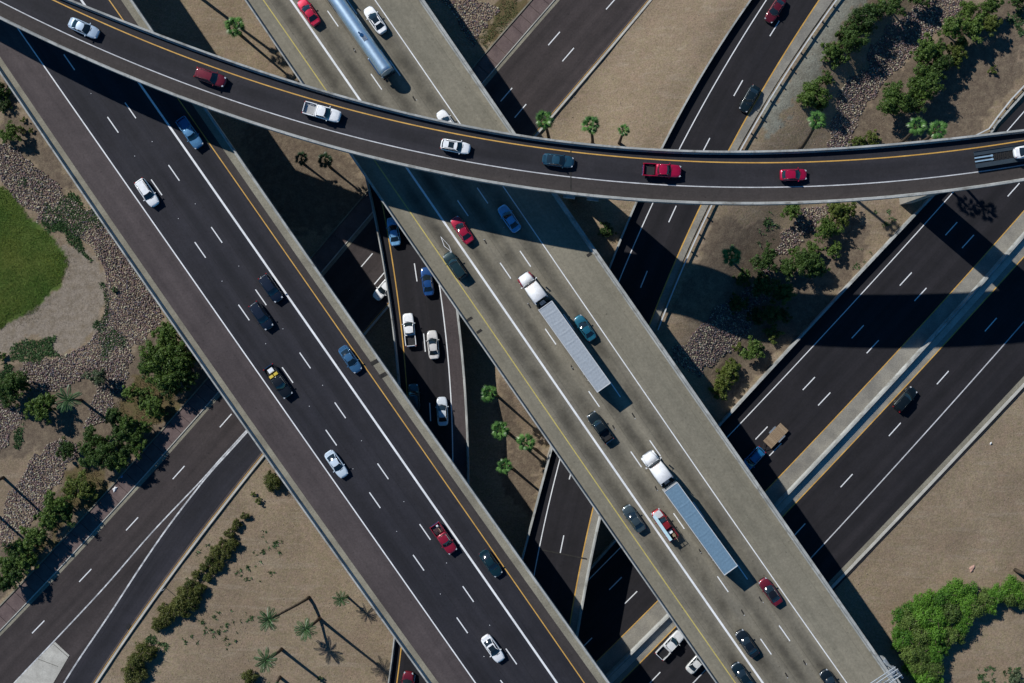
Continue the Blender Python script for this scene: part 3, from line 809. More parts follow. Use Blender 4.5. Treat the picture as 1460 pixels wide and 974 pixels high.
guardrail('guard_rail', 'short steel guard rail beside the motorway just above the flyover at far right', g2, 2.2)
g3 = [p + Vector((0.9, -0.5, 0)) for p in g2[:5]]
sweep('barrier_wall', [P(*p, 0) for p in q('30', 1230, 255, 1122, 385, 1000, 520, 975, 560)], [(0, -0.1), (0, 0.6), (0.3, 0.6), (0.35, -0.1)], 1, M['parapet'], rw)

# ------------------------------------------------------------------ ground
def vnoise(x, y, s, seed=0):
    """smooth value noise on arrays"""
    r = np.random.default_rng(seed).random((64, 64))
    xs, ys = x * s + 1000.3, y * s + 1000.7
    xi, yi = np.floor(xs).astype(int), np.floor(ys).astype(int)
    fx, fy = xs - xi, ys - yi
    fx, fy = fx * fx * (3 - 2 * fx), fy * fy * (3 - 2 * fy)
    g = lambda a, b: r[a % 64, b % 64]
    return (g(xi, yi) * (1 - fx) + g(xi + 1, yi) * fx) * (1 - fy) + (g(xi, yi + 1) * (1 - fx) + g(xi + 1, yi + 1) * fx) * fy
ax = np.concatenate([[-2500, -700, -250, -140], np.arange(-112, 112.1, 0.5), [140, 250, 700, 2500]])
ay = np.concatenate([[-2500, -700, -250, -120], np.arange(-78, 78.1, 0.5), [120, 250, 700, 2500]])
X, Y = np.meshgrid(ax, ay)
nx, ny = len(ax), len(ay)
hz = gz(X, Y) - 0.24 + 0.10 * vnoise(X, Y, 0.25, 3) + 0.05 * vnoise(X, Y, 0.9, 4) + 0.04 * vnoise(X, Y, 2.0, 5)
verts = np.stack([X.ravel(), Y.ravel(), hz.ravel()], 1)
ii, jj = np.meshgrid(np.arange(nx - 1), np.arange(ny - 1))
b0 = (jj * nx + ii).ravel()
faces = np.stack([b0, b0 + 1, b0 + nx + 1, b0 + nx], 1)
lx = X + 0.8 * (vnoise(X, Y, 0.35, 15) - .5) + 0.5 * (vnoise(X, Y, 1.5, 16) - .5); ly = Y + 0.8 * (vnoise(X, Y, 0.35, 17) - .5)
jx = X + 2.2 * (vnoise(X, Y, 0.5, 11) - .5) + 1.6 * (vnoise(X, Y, 1.3, 12) - .5)
jy = Y + 2.2 * (vnoise(X, Y, 0.5, 13) - .5) + 1.6 * (vnoise(X, Y, 1.3, 14) - .5)
def zmask(polys, z=0.0, jx=jx, jy=jy):
    mk = np.zeros(X.shape)
    for pl in polys:
        w = [tuple(P(x, y, z)[:2]) for x, y in pl]
        mk = np.maximum(mk, pip(jx, jy, w).astype(float))
    return mk
LAWN = [[(-60, 262), (0, 268), (25, 285)] + q('01', 150, -10, 225, 60, 275, 130, 282, 190, 245, 260, 180, 320, 110, 380, 60, 400, 0, 440) + [(-60, 470)]]
PALE = [q('01', 230, 60, 330, 90, 400, 150, 425, 200, 430, 400, 410, 460, 320, 530, 250, 545, 150, 480, 0, 540, -60, 560, -60, 440, 60, 400, 180, 320, 270, 220)]
RIPRAP = {
 'left': q('00', 0, 590, 90, 640, 200, 730, 290, 830, 400, 900, 470, 990) + q('01', 560, 160, 700, 380, 690, 420, 560, 510, 540, 640, 500, 700, 440, 840, 360, 850, 400, 680, 350, 620, 300, 680, 180, 710, 100, 690, 50, 640, 100, 580, 220, 570, 300, 540, 420, 460, 440, 300, 420, 160, 350, 60, 250, -10) + q('00', 200, 960, 90, 860, 0, 760),
 'left_low': q('01', 0, 740, 60, 760, 100, 820, 60, 870, 0, 960) + q('02', -10, -10, -10, 20),
 'left_low2': q('01', 160, 974, 250, 900, 330, 940) + q('02', 300, 60, 250, 140, 210, 170, 180, 250, 100, 330, 40, 400, 0, 410, 0, 300, 40, 180, 110, 90, 130, 0),
 'top': q('20', -60, -10, 10, -10) + q('10', 1010, 0, 1035, 50, 960, 160, 930, 200, 860, 90, 790, -20) ,
 'right': q('30', 850, -10, 860, 40, 700, 180, 560, 320, 470, 440, 395, 560, 385, 625, 300, 640, 300, 560, 320, 470, 340, 370, 440, 300, 480, 200, 540, 120, 650, 40, 700, -20),
 'right_low': q('30', 170, 870, 300, 860, 290, 900, 240, 960, 160, 1000) + q('31', 190, 60, 120, 120, 70, 110, 100, 40, 150, 0) ,
 'island': q('21', 830, 420, 1000, 480, 840, 610, 760, 540, 745, 500) ,
 'island_up': q('21', 830, 420, 900, 330, 1000, 280, 1122, 190) + q('31', 60, 200, 40, 330, 0, 360) + q('21', 1000, 480),
 'island_low': q('21', 745, 500, 840, 610, 800, 640, 720, 590, 690, 530),
}
del RIPRAP['top'][0:2]
SOIL = [q('01', 0, 600, 100, 600, 330, 620, 560, 520, 700, 420, 920, 690, 640, 974, 0, 974), q('00', 0, 330, 60, 400, 200, 620, 300, 800, 260, 830, 130, 700, 0, 590), q('01', 540, 640, 760, 560, 880, 640, 610, 940) + q('02', 500, 60, 420, 180, 0, 600, -60, 660, -60, 420, 60, 400, 180, 260, 300, 60) + q('01', 330, 940, 440, 840),
        q('30', 400, 560, 560, 320, 860, 40, 1122, -20, 1122, 330, 900, 575, 400, 620), q('31', 0, 0, 500, 0, 380, 250, 120, 520, 0, 560), q('21', 830, 0, 1122, 0, 1122, 600, 930, 760, 860, 640, 1010, 480, 700, 400, 790, 120),
        q('11', 1020, 600, 1122, 740, 1122, 974, 1040, 974) + q('22', 0, 200, 100, 270, 160, 0, 0, 0), q('10', -20, 480, 400, 620, 490, 780, 520, 900, 420, 974, -20, 974)]
GRAVEL = [q('30', 330, 0, 440, 0, 300, 180, 240, 320, 150, 420, 60, 560, 0, 640, 0, 500, 200, 200)]
GRASSY = [q('01', 560, 640, 640, 640, 760, 760, 740, 800, 650, 860, 470, 800), q('02', 300, 60, 420, 90, 440, 160, 390, 230, 300, 260, 60, 540, 0, 560, 0, 520, 200, 360), q('10', 1030, -10, 1122, 0, 1122, 60, 980, 210, 950, 180, 1035, 50), q('20', 0, 0, 130, 0, 0, 130)]
g_lawn, g_pale, g_soil, g_gravel, g_grassy = zmask(LAWN, 0.0, lx, ly), zmask(PALE), zmask(SOIL), zmask(GRAVEL), zmask(GRASSY)
gm, nt, p = new_mat('desert_ground')
tc = N(nt, "ShaderNodeTexCoord"); v = tc.outputs["Object"]
at1 = N(nt, "ShaderNodeAttribute", attribute_name="zone_a"); at2 = N(nt, "ShaderNodeAttribute", attribute_name="zone_b")
s1 = N(nt, "ShaderNodeSeparateColor"); s2 = N(nt, "ShaderNodeSeparateColor")
nt.links.new(at1.outputs["Color"], s1.inputs[0]); nt.links.new(at2.outputs["Color"], s2.inputs[0])
n1 = mapr(nt, noise(nt, v, 0.12, 6, 0.65), 0.35, 0.65); n2 = mapr(nt, noise(nt, v, 0.9, 5, 0.7), 0.4, 0.68)
base = mixc(nt, n1, (0.195, 0.150, 0.103), (0.272, 0.215, 0.145))
m1 = mapr(nt, noise(nt, v, 1.7, 5, 0.8), 0.42, 0.60); m2 = mapr(nt, noise(nt, v, 2.6, 5, 0.8), 0.50, 0.64)
base = mixc(nt, mathn(nt, 'MULTIPLY', m1, 0.55), base, (0.262, 0.190, 0.158))
base = mixc(nt, mathn(nt, 'MULTIPLY', m2, 0.55), base, (0.165, 0.158, 0.078))
base = mixc(nt, mathn(nt, 'MULTIPLY', n2, 0.4), base, (0.185, 0.165, 0.088))
base = mixc(nt, mathn(nt, 'MULTIPLY', mapr(nt, noise(nt, v, 0.3, 4), 0.5, 0.75), 0.5), base, (0.28, 0.195, 0.145))
big = mapr(nt, noise(nt, v, 0.055, 5, 0.7), 0.40, 0.62)
base = mixc(nt, mathn(nt, 'MULTIPLY', big, 0.5), base, (0.158, 0.118, 0.085))
wash = N(nt, "ShaderNodeMapping"); wash.inputs["Rotation"].default_value = (0, 0, 0.8); wash.inputs["Scale"].default_value = (0.12, 0.9, 1); nt.links.new(v, wash.inputs[0])
base = mixc(nt, mathn(nt, 'MULTIPLY', mapr(nt, noise(nt, wash.outputs[0], 1.0, 4, 0.7), 0.52, 0.66), 0.4), base, (0.27, 0.225, 0.175))
soil = mixc(nt, n2, (0.115, 0.088, 0.066), (0.175, 0.140, 0.10))
base = mixc(nt, s1.outputs["Green"], base, soil)
base = mixc(nt, s1.outputs["Blue"], base, mixc(nt, n2, (0.235, 0.20, 0.165), (0.17, 0.14, 0.105)))
base = mixc(nt, s1.outputs["Red"], base, mixc(nt, n1, (0.050, 0.095, 0.020), (0.10, 0.125, 0.030)))
base = mixc(nt, s2.outputs["Red"], base, mixc(nt, n2, (0.24, 0.24, 0.20), (0.17, 0.16, 0.13)))
base = mixc(nt, s2.outputs["Green"], base, mixc(nt, n2, (0.11, 0.095, 0.045), (0.12, 0.082, 0.048)))
gr_ = mapr(nt, noise(nt, v, 4.0, 4, 0.85), 0.28, 0.72, 0.56, 1.44)
sc = N(nt, "ShaderNodeVectorMath", operation='SCALE'); nt.links.new(base, sc.inputs[0]); nt.links.new(gr_, sc.inputs["Scale"])
nt.links.new(sc.outputs[0], p.inputs["Base Color"]); p.inputs["Roughness"].default_value = 0.95; p.inputs["Specular IOR Level"].default_value = 0.15
bp = N(nt, "ShaderNodeBump"); bp.inputs["Strength"].default_value = 0.5; bp.inputs["Distance"].default_value = 0.2
nt.links.new(noise(nt, v, 2.5, 5, 0.75), bp.inputs["Height"]); nt.links.new(bp.outputs[0], p.inputs["Normal"])
gme = fast_mesh('ground', verts, faces, gm, True)
for nm, (a, b, c) in (("zone_a", (g_lawn, g_soil, g_pale)), ("zone_b", (g_gravel, g_grassy, g_lawn * 0))):
    at = gme.color_attributes.new(nm, 'FLOAT_COLOR', 'POINT')
    at.data.foreach_set("color", np.stack([a.ravel(), b.ravel(), c.ravel(), np.ones(a.size)], 1).astype(np.float32).ravel())
tag(link_mesh('ground', gme), kind='structure')
ROADPOLY = [[(p.x, p.y) for p in r_.off(l_, -0.6)] + [(p.x, p.y) for p in reversed(r_.off(r2_, 0.9))] for r_, l_, r2_ in ((D, 'L', 'Rr'), (C, 'L', 'Rr'))] + \
           [[(p.x, p.y) for p in F.off('L', -3.3)] + [(p.x, p.y) for p in reversed(F.off('Rr', 0.7))]]
def offroad(x, y):
    k = np.ones(x.shape, bool)
    for pl in ROADPOLY: k &= ~pip(x, y, pl)
    return k

# ------------------------------------------------------------------ stones, grass, weeds
ICO_V = np.array([(0, 0, -1), (.72, -.53, -.45), (-.28, -.85, -.45), (-.89, 0, -.45), (-.28, .85, -.45), (.72, .53, -.45), (.28, -.85, .45), (-.72, -.53, .45), (-.72, .53, .45), (.28, .85, .45), (.89, 0, .45), (0, 0, 1)])
ICO_F = np.array([(0, 2, 1), (1, 5, 0), (0, 3, 2), (0, 4, 3), (0, 5, 4), (1, 10, 5), (2, 6, 1), (3, 7, 2), (4, 8, 3), (5, 9, 4), (1, 6, 10), (2, 7, 6), (3, 8, 7), (4, 9, 8), (5, 10, 9), (6, 11, 10), (7, 11, 6), (8, 11, 7), (9, 11, 8), (10, 11, 9)])[:, ::-1]
ICO_F = ICO_F[:, ::-1]
def stone_field(name, label, poly, cell, mat, z=-0.06, size=(0.16, 0.30), keep=1.0, flat=0.7):
    w = np.array([P(x, y, 0)[:2] for x, y in poly])
    x0, y0 = w.min(0) - 1; x1, y1 = w.max(0) + 1
    gx, gy = np.meshgrid(np.arange(x0, x1, cell), np.arange(y0, y1, cell))
    gx = gx.ravel() + RNG.uniform(-.5, .5, gx.size) * cell; gy = gy.ravel() + RNG.uniform(-.5, .5, gy.size) * cell
    jx_ = gx + 1.4 * (vnoise(gx, gy, 0.6, 21) - .5); jy_ = gy + 1.4 * (vnoise(gx, gy, 0.6, 22) - .5)
    k = pip(jx_, jy_, w) & offroad(gx, gy) & (RNG.random(gx.size) < keep)
    gx, gy = gx[k], gy[k]; n = len(gx)
    if n == 0: return
    s = RNG.uniform(size[0], size[1], n) * np.where(RNG.random(n) < .12, 1.35, 1)
    a = RNG.uniform(0, 6.28, n)
    V = np.repeat(ICO_V[None], n, 0) * (1 + RNG.uniform(-.22, .22, (n, 12, 1)))
    V[:, :, 0] *= 1.15; V[:, :, 1] *= 0.85; V[:, :, 2] *= flat
    V *= s[:, None, None]
    ca, sa = np.cos(a)[:, None], np.sin(a)[:, None]
    vx = V[:, :, 0] * ca - V[:, :, 1] * sa + gx[:, None]; vy = V[:, :, 0] * sa + V[:, :, 1] * ca + gy[:, None]
    vz = V[:, :, 2] + z + s[:, None] * 0.25 + gz(gx, gy)[:, None]
    vv = np.stack([vx, vy, vz], 2).reshape(-1, 3)
    ff = (ICO_F[None] + (np.arange(n) * 12)[:, None, None]).reshape(-1, 3)
    o = link_mesh(name, fast_mesh(name, vv, ff, mat))
    return tag(o, label, 'stones', None, 'stuff')
RL = {'left': 'band of loose mixed stones between the lawn and the dark overpass', 'left_low': 'small patch of stones at the left edge below the pale dirt',
      'left_low2': 'stones under the trees at the left beside the sidewalk', 'top': 'grey stones on the bank at the top middle beside the concrete overpass',
      'right': 'broad curving band of stones between the shrubs at upper right', 'right_low': 'stones among shrubs just below the flyover at right',
      'island': 'sunlit patch of stones enclosed by shadow right of the concrete overpass', 'island_up': 'shaded stones among dark shrubs under the flyover shadow', 'island_low': 'shaded stones at the foot of the concrete overpass'}
for k, pl in RIPRAP.items():
    stone_field('riprap_stones', RL[k], pl, 0.235, M['stones'], -0.1, (0.085, 0.158))
def blades(name, label, poly, cell, mat, h=(0.1, 0.25), w=0.05, cat='grass', keep=1.0, jit=1.4, n_per=1, zb=-0.12, lean=1.1):
    ww = np.array([P(x, y, 0)[:2] for x, y in poly])
    x0, y0 = ww.min(0) - 1; x1, y1 = ww.max(0) + 1
    gx, gy = np.meshgrid(np.arange(x0, x1, cell), np.arange(y0, y1, cell))
    gx = gx.ravel() + RNG.uniform(-.5, .5, gx.size) * cell; gy = gy.ravel() + RNG.uniform(-.5, .5, gy.size) * cell
    jx_ = gx + jit * (vnoise(gx, gy, 0.6, 31) - .5); jy_ = gy + jit * (vnoise(gx, gy, 0.6, 32) - .5)
    k = pip(jx_, jy_, ww) & offroad(gx, gy) & (vnoise(gx, gy, 0.8, 33) < (keep if cat != 'weeds' else keep + .3)) & ((vnoise(gx, gy, 2.1, 34) < (keep * 1.0 if keep >= .6 else keep * .5)) if cat == 'weeds' else True)
    gx, gy = np.repeat(gx[k], n_per), np.repeat(gy[k], n_per)
    if n_per > 1: gx = gx + RNG.normal(0, .12, gx.size); gy = gy + RNG.normal(0, .12, gy.size)
    n = len(gx)
    if n == 0: return
    H = RNG.uniform(h[0], h[1], n); a = RNG.uniform(0, 6.28, n); W = w * RNG.uniform(.7, 1.5, n); ln = RNG.uniform(.2, lean, n) * H; la = RNG.uniform(0, 6.28, n)
    v0 = np.stack([gx - np.cos(a) * W, gy - np.sin(a) * W, zb + gz(gx, gy)], 1); v1 = np.stack([gx + np.cos(a) * W, gy + np.sin(a) * W, zb + gz(gx, gy)], 1)
    v2 = np.stack([gx + np.cos(la) * ln, gy + np.sin(la) * ln, zb + H + gz(gx, gy)], 1)
    vv = np.stack([v0, v1, v2], 1).reshape(-1, 3)
    o = link_mesh(name, fast_mesh(name, vv, np.arange(n * 3).reshape(-1, 3), mat))
    return tag(o, label, cat, None, 'stuff')
blades('lawn_grass', 'mown green lawn with a rounded edge at the left', LAWN[0], 0.13, M['grass'], (0.08, 0.2), 0.07, jit=1.7)
blades('dry_grass', 'worn yellowish fringe around the lawn', q('01', -10, 500, -10, 380, 60, 360, 120, 330, 200, 270, 240, 190, 235, 120, 200, 50, 150, 0, 260, 60, 310, 130, 300, 230, 230, 320, 120, 420), 0.2, M['straw'], (0.06, 0.15), 0.05, keep=.6)
blades('dry_grass', 'yellowish dry grass under the trees beside the sidewalk at left', GRASSY[0], 0.16, M['straw'], (0.1, 0.3), 0.05, keep=.75)
blades('dry_grass', 'yellowish grass along the back of the sidewalk at lower left', GRASSY[1], 0.16, M['straw'], (0.1, 0.3), 0.05, keep=.7)
blades('bank_grass', 'green and straw grass on the bank between stones and street at top', GRASSY[2], 0.16, M['weed'], (0.1, 0.3), 0.06, keep=.7)
WEEDS = [
 (q('01', 180, -20, 330, 0, 370, 100, 370, 140, 290, 60), 'dark green ground cover between the lawn and the stones', 0.9),
 (q('00', 180, 900, 300, 800, 390, 880, 420, 960, 200, 974), 'leafy green weeds on the stones above the lawn edge', 0.75),
 (q('00', 20, 690, 120, 730, 210, 780, 190, 860, 100, 800, 20, 760), 'scattered weeds on the stones at the left edge', 0.5),
 (q('01', 425, 230, 445, 235, 440, 400, 420, 460, 410, 440, 428, 340), 'thin line of weeds along the pale dirt edge', 0.9),
 (q('01', 40, 530, 90, 480, 230, 490, 235, 560, 160, 580, 50, 580), 'low green shrubs growing in the pale dirt at left', 0.85),
 (q('01', 415, 480, 470, 430, 525, 470, 520, 500, 460, 520, 450, 570, 420, 560), 'patch of green weeds on the stones near the overpass', 0.9),
 (q('01', 0, 590, 50, 600, 40, 660, 0, 650), 'grey green weeds at the left edge', 0.8),
 (q('01', 40, 870, 100, 830, 110, 900, 80, 950, 40, 940), 'weeds on the soil at the left edge below the palm', 0.6),
 (q('02', 780, 400, 860, 370, 880, 400, 800, 440), 'weeds between the hedge and the street kerb', 0.5),
 (q('02', 980, 440, 1122, 430, 1122, 560, 980, 520), 'tiny weed tufts right of the hedge', 0.33),
 (q('02', 840, 690, 1060, 660, 1080, 720, 960, 840, 850, 760), 'weed tufts on the bare ground below the hedge', 0.42),
 (q('02', 750, 740, 900, 760, 820, 830, 760, 790), 'sparse weeds near the lower hedge', 0.35),
 (q('12', 0, 400, 60, 320, 130, 400, 70, 550, 0, 500), 'tiny weed tufts in the middle of the bare ground', 0.38),
 (q('02', 620, 780, 700, 800, 690, 850, 600, 850), 'weeds around the top of the lowest hedge clump', 0.6),
 (q('30', 500, 880, 600, 860, 600, 960, 520, 960), 'weeds beside the wall just below the flyover', 0.45),
 (q('31', 420, 100, 520, 90, 440, 200, 400, 190), 'weeds on the bank beside the motorway wall', 0.4),
 (q('30', 1060, 40, 1122, 60, 1122, 150, 1080, 130), 'grey green weeds at the upper right corner', 0.6),
 (q('20', 1070, 880, 1122, 870, 1122, 974, 1090, 974), 'sparse grass below the flyover right of the slip road', 0.5),
 (q('31', 0, 0, 90, 0, 60, 90, 0, 110), 'dry green grass on the bank below the flyover', 0.55),
 (q('32', 930, 920, 1122, 900, 1122, 990, 940, 990), 'grey green weeds at the bottom right corner', 0.55)]
for pl, lb, kp in WEEDS:
    blades('weeds', lb, pl, 0.22, M['weed'], (0.12, 0.3), 0.11, 'weeds', kp, 1.8, 4, lean=2.2)
DESERT = [(q('02', 1110, 0, 1122, 0) + q('12', 60, 10, 590, 780, 560, 974) + q('02', 410, 974, 720, 540), 'fine pebbles scattered on the bare ground at lower left'),
          (q('20', 620, 0, 1020, 0, 640, 610, 200, 560, 160, 520), 'fine pebbles on the bare island at the top middle'),
          (q('32', 880, 0, 1122, 0, 1122, 470, 600, 640, 340, 560), 'fine pebbles on the bare slope at lower right'),
          (q('32', 880, 700, 1122, 640, 1122, 974, 800, 974), 'fine pebbles below the large shrub at lower right'),
          (q('30', 330, 0, 500, 0, 200, 450, 260, 640, 0, 640), 'gravel and pebbles along the guard rail at upper right'),
          (q('30', 560, 320, 860, 40, 1122, 100, 1122, 330, 950, 560, 420, 600), 'pebbles on the soil around the upper right trees')]
for pl, lb in DESERT:
    stone_field('pebbles', lb, pl, 0.75, M['pebbles'], -0.15, (0.03, 0.085), 0.6, 0.45)

# ------------------------------------------------------------------ trees and shrubs
def crown_mesh(name, seed, radius, clumps, per, leaf, mat, flat=0.75, compact=False):
    r = np.random.default_rng(seed)
    d = r.normal(size=(clumps, 3)); d /= np.linalg.norm(d, axis=1)[:, None]
    rad = r.uniform(0.2, 1.0, clumps) ** 0.7 * (0.80 if compact else 1.0)
    lob = 1 + (0.10 if compact else 0.25) * np.sin(3 * np.arctan2(d[:, 1], d[:, 0]) + r.uniform(0, 6)) + 0.12 * np.sin(5 * np.arctan2(d[:, 1], d[:, 0]) + r.uniform(0, 6))
    c = d * (rad * lob)[:, None]; c[:, 2] = np.abs(c[:, 2]) * 1.0 - 0.25
    cr = r.uniform(0.22, 0.36, clumps) if compact else r.uniform(0.13, 0.30, clumps)
    per = int(per); n = clumps * per
    ci = np.repeat(np.arange(clumps), per)
    e = r.normal(size=(n, 3)); e /= np.linalg.norm(e, axis=1)[:, None]
    pos = c[ci] + e * (cr[ci] * r.uniform(0.45, 1.05, n))[:, None]
    pos[:, 2] *= flat
    pos *= radius
    nrm = e + r.normal(0, 0.55, (n, 3)) + np.array([0, 0, 0.35]); nrm /= np.linalg.norm(nrm, axis=1)[:, None]
    t = np.cross(nrm, r.normal(size=(n, 3))); t /= np.linalg.norm(t, axis=1)[:, None]; b = np.cross(nrm, t)
    s = leaf * r.uniform(0.6, 1.35, n)[:, None]
    v = np.stack([pos - t * s, pos - b * s * .6, pos + t * s, pos + b * s * .6], 1).reshape(-1, 3)
    f = np.arange(n * 4).reshape(-1, 4)
    return fast_mesh(name, v, f, mat)
_cm = {}
def crown_variant(rad, mkey, sparse=False):
    rc = min((0.55, 0.9, 1.4, 2.0, 2.7), key=lambda s: abs(s - rad))
    var = random.randrange(3)
    k = (rc, mkey, var, sparse)
    if k not in _cm:
        clumps = int({0.55: 12, 0.9: 22, 1.4: 42, 2.0: 75, 2.7: 125}[rc] * (0.55 if sparse else 1))
        per = (1.5 if mkey.startswith(('leaf_bright', 'leaf_hedge')) else 1) * {0.55: 34, 0.9: 44, 1.4: 54, 2.0: 62, 2.7: 66}[rc]
        _cm[k] = crown_mesh('crown', hash((rc, var)) % 9999 + 5, rc, clumps, per, {0.55: 0.095, 0.9: 0.105, 1.4: 0.12, 2.0: 0.135, 2.7: 0.145}[rc] * (0.8 if mkey.startswith(('leaf_bright', 'leaf_hedge')) else 1), M[mkey], compact=mkey.startswith(('leaf_bright', 'leaf_hedge')))
    return _cm[k], rad / rc
_tm = {}
def trunk_mesh(rad):
    rc = min((0.6, 1.2, 2.2), key=lambda s: abs(s - rad))
    if rc not in _tm:
        r = random.Random(int(rc * 10)); mb = MB()
        h = rc * 0.9
        mb.tube([(0, 0, -0.3), (0.05 * rc, 0.03 * rc, h * .5), (0.02 * rc, 0.08 * rc, h)], [0.09 * rc, 0.065 * rc, 0.045 * rc], 7)
        for k in range(6):
            a = k * 1.05 + r.uniform(-.3, .3); L = rc * r.uniform(.5, .8)
            p0 = Vector((0.04 * rc, 0.04 * rc, h * r.uniform(.4, .8)))
            mb.tube([p0, p0 + Vector((math.cos(a) * L * .5, math.sin(a) * L * .5, L * .35)), p0 + Vector((math.cos(a) * L, math.sin(a) * L, L * .6))], [0.04 * rc, 0.028 * rc, 0.01 * rc], 5)
        _tm[rc] = mb.mesh('trunk', M['bark'])
    return _tm[rc], rad / rc
def bush(px, py, rpx, mkey, label, group, name='shrub', cat='shrub', lift=0.55, sparse=False):
    rad = rpx / 8.26
    z = rad * lift
    p = G(px, py, z)
    t = thing(name, label, cat, group, (p.x, p.y, p.z - z - 0.15), random.uniform(0, 6.28))
    me, s = crown_variant(rad, mkey, sparse)
    o = link_mesh('crown', me, t, (0, 0, z + 0.12)); o.scale = (s * random.uniform(.93, 1.1), s * random.uniform(.93, 1.1), s * random.uniform(.9, 1.15))
    me, s = trunk_mesh(rad)
    o = link_mesh('trunk', me, t); o.scale = (s, s, s * (0.7 + lift * .8))
    return t
ORD = ['first', 'second', 'third', 'fourth', 'fifth', 'sixth', 'seventh', 'eighth', 'ninth', 'tenth']
def ordw(i):
    n = i + 1
    if n <= 10: return ORD[i]
    return '%d%s' % (n, 'th' if 10 < n % 100 < 14 else {1: 'st', 2: 'nd', 3: 'rd'}.get(n % 10, 'th'))
def bushes(code, lst, mkey, label, group, **kw):
    pt_l = [(lst[i], lst[i + 1]) for i in range(0, len(lst), 3)]
    ax_ = 0 if max(p[0] for p in pt_l) - min(p[0] for p in pt_l) >= max(p[1] for p in pt_l) - min(p[1] for p in pt_l) else 1
    rank = {p: i for i, p in enumerate(sorted(pt_l, key=lambda p: (p[ax_], p[1 - ax_])))}
    for i in range(0, len(lst), 3):
        x, y = q1(code, lst[i], lst[i + 1]); mk = mkey if isinstance(mkey, str) else random.choice(mkey)
        lb = label if len(pt_l) == 1 else label + (', %s from the %s' % (ordw(rank[(lst[i], lst[i + 1])]), 'left' if ax_ == 0 else 'top')).replace('first from the left', 'leftmost').replace('first from the top', 'topmost')
        f_ = 1.04 if kw.get('lift') == 1.85 and code in ('01', '02') else (1.12 if mkey == 'leaf_hedge' else 1.0)
        bush(x, y, lst[i + 2] * f_ / 2.9526, mk, lb, group, **kw)
TG = dict(name='tree', cat='tree', lift=1.35)
bushes('30', [400, 160, 58, 455, 75, 60, 500, 40, 40, 350, 140, 26], ['leaf', 'leaf_dark'], 'bushy green tree between guard rail gravel and stones', 'bushy trees left of the upper right stones', name='tree', cat='tree', lift=0.55)
bushes('30', [310, 212, 42, 345, 245, 38, 285, 248, 18], 'leaf', 'small green bush beside the guard rail gravel', 'small bushes left of the stones')
bushes('30', [240, 395, 58, 205, 400, 30, 265, 440, 36, 290, 330, 30], ['leaf', 'leaf_dark'], 'loose green tree standing above the lone palm at upper right', 'trees above the lone upper right palm', name='tree', cat='tree', lift=0.7)
bushes('30', [575, 20, 50], 'leaf_dark', 'dark tree cut by the top edge left of the stones', None, **TG)
bushes('30', [690, -18, 45], 'leaf_dark', 'dark tree at the top edge over the head of the stones', None, **TG)
bushes('30', [885, 40, 42, 985, 18, 42, 905, 110, 52, 985, 100, 42, 825, 115, 52, 945, 70, 36], ['leaf', 'leaf_yellow', 'leaf'], 'bushy green tree of the upper right corner clump', 'clump of trees at the upper right corner', name='tree', cat='tree', lift=1.85)
bushes('30', [715, 205, 52, 700, 245, 40, 760, 215, 44, 775, 270, 46], ['leaf_dark', 'leaf'], 'dense green tree in the middle of the upper right clump', 'dense trees right of the stones', name='tree', cat='tree', lift=1.85)
bushes('30', [850, 200, 42, 835, 250, 36], 'leaf_yellow', 'yellow green tree at the right side of the dense clump', 'yellow green trees at upper right', **TG)
bushes('30', [580, 420, 60, 570, 365, 28, 560, 450, 36, 640, 435, 48, 700, 340, 60, 700, 395, 52, 740, 310, 40], ['leaf_dark', 'leaf', 'leaf_dark'], 'dense green tree above the pair of palms near the flyover', 'dense trees above the pair of palms', name='tree', cat='tree', lift=1.85)
bushes('30', [430, 598, 34, 480, 580, 34], 'leaf_yellow', 'yellow green bush touching the upper side of the flyover', 'bushes against the flyover')
bushes('30', [990, 295, 20], 'leaf_yellow', 'small yellow green bush alone on the soil at upper right', None)
bushes('30', [1100, 8, 30], 'leaf_dark', 'dark tree in the very corner at upper right', None, **TG)
bushes('30', [145, 885, 42], 'leaf', 'round green bush just under the flyover beside the stones', None, **TG)
bushes('30', [330, 880, 42, 375, 885, 40, 350, 930, 36, 290, 950, 36], ['leaf_yellow', 'leaf'], 'yellow green tree just below the flyover at right', 'trees below the flyover', **TG)
bushes('31', [290, 20, 50, 320, 110, 34, 230, 100, 34], ['leaf_yellow', 'leaf'], 'sunlit green tree above the motorway wall', 'trees on the bank below the flyover', **TG)
bushes('31', [210, 160, 58, 250, 190, 40, 130, 180, 44, 160, 120, 26], ['leaf', 'leaf_dark'], 'half shaded green tree on the bank below the flyover', 'half shaded trees on the bank', **TG)
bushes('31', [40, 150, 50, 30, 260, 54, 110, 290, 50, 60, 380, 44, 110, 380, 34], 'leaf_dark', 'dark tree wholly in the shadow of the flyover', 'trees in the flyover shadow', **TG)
bushes('31', [65, 465, 34], 'leaf_yellow', 'small green bush at the edge of the flyover shadow', None)
bushes('31', [0, 520, 26], 'leaf', 'dark green bush on the sunlit soil by the motorway wall', None)
bushes('21', [1045, 530, 44], 'leaf', 'round green bush right of the sunlit stones', None, **TG)
bushes('21', [980, 520, 24], 'leaf_yellow', 'small bush at the right edge of the sunlit stones', None)
bushes('21', [945, 620, 44, 925, 660, 46, 905, 700, 36, 960, 600, 30], 'leaf_yellow', 'sprawling yellow green bush below the sunlit stones', 'sprawling bushes below the sunlit stones')
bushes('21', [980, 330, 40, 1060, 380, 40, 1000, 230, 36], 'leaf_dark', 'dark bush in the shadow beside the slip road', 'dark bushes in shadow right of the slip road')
bushes('21', [425, 25, 34], 'leaf_dark', 'small dark bush in the shade between concrete overpass and slip road', None)
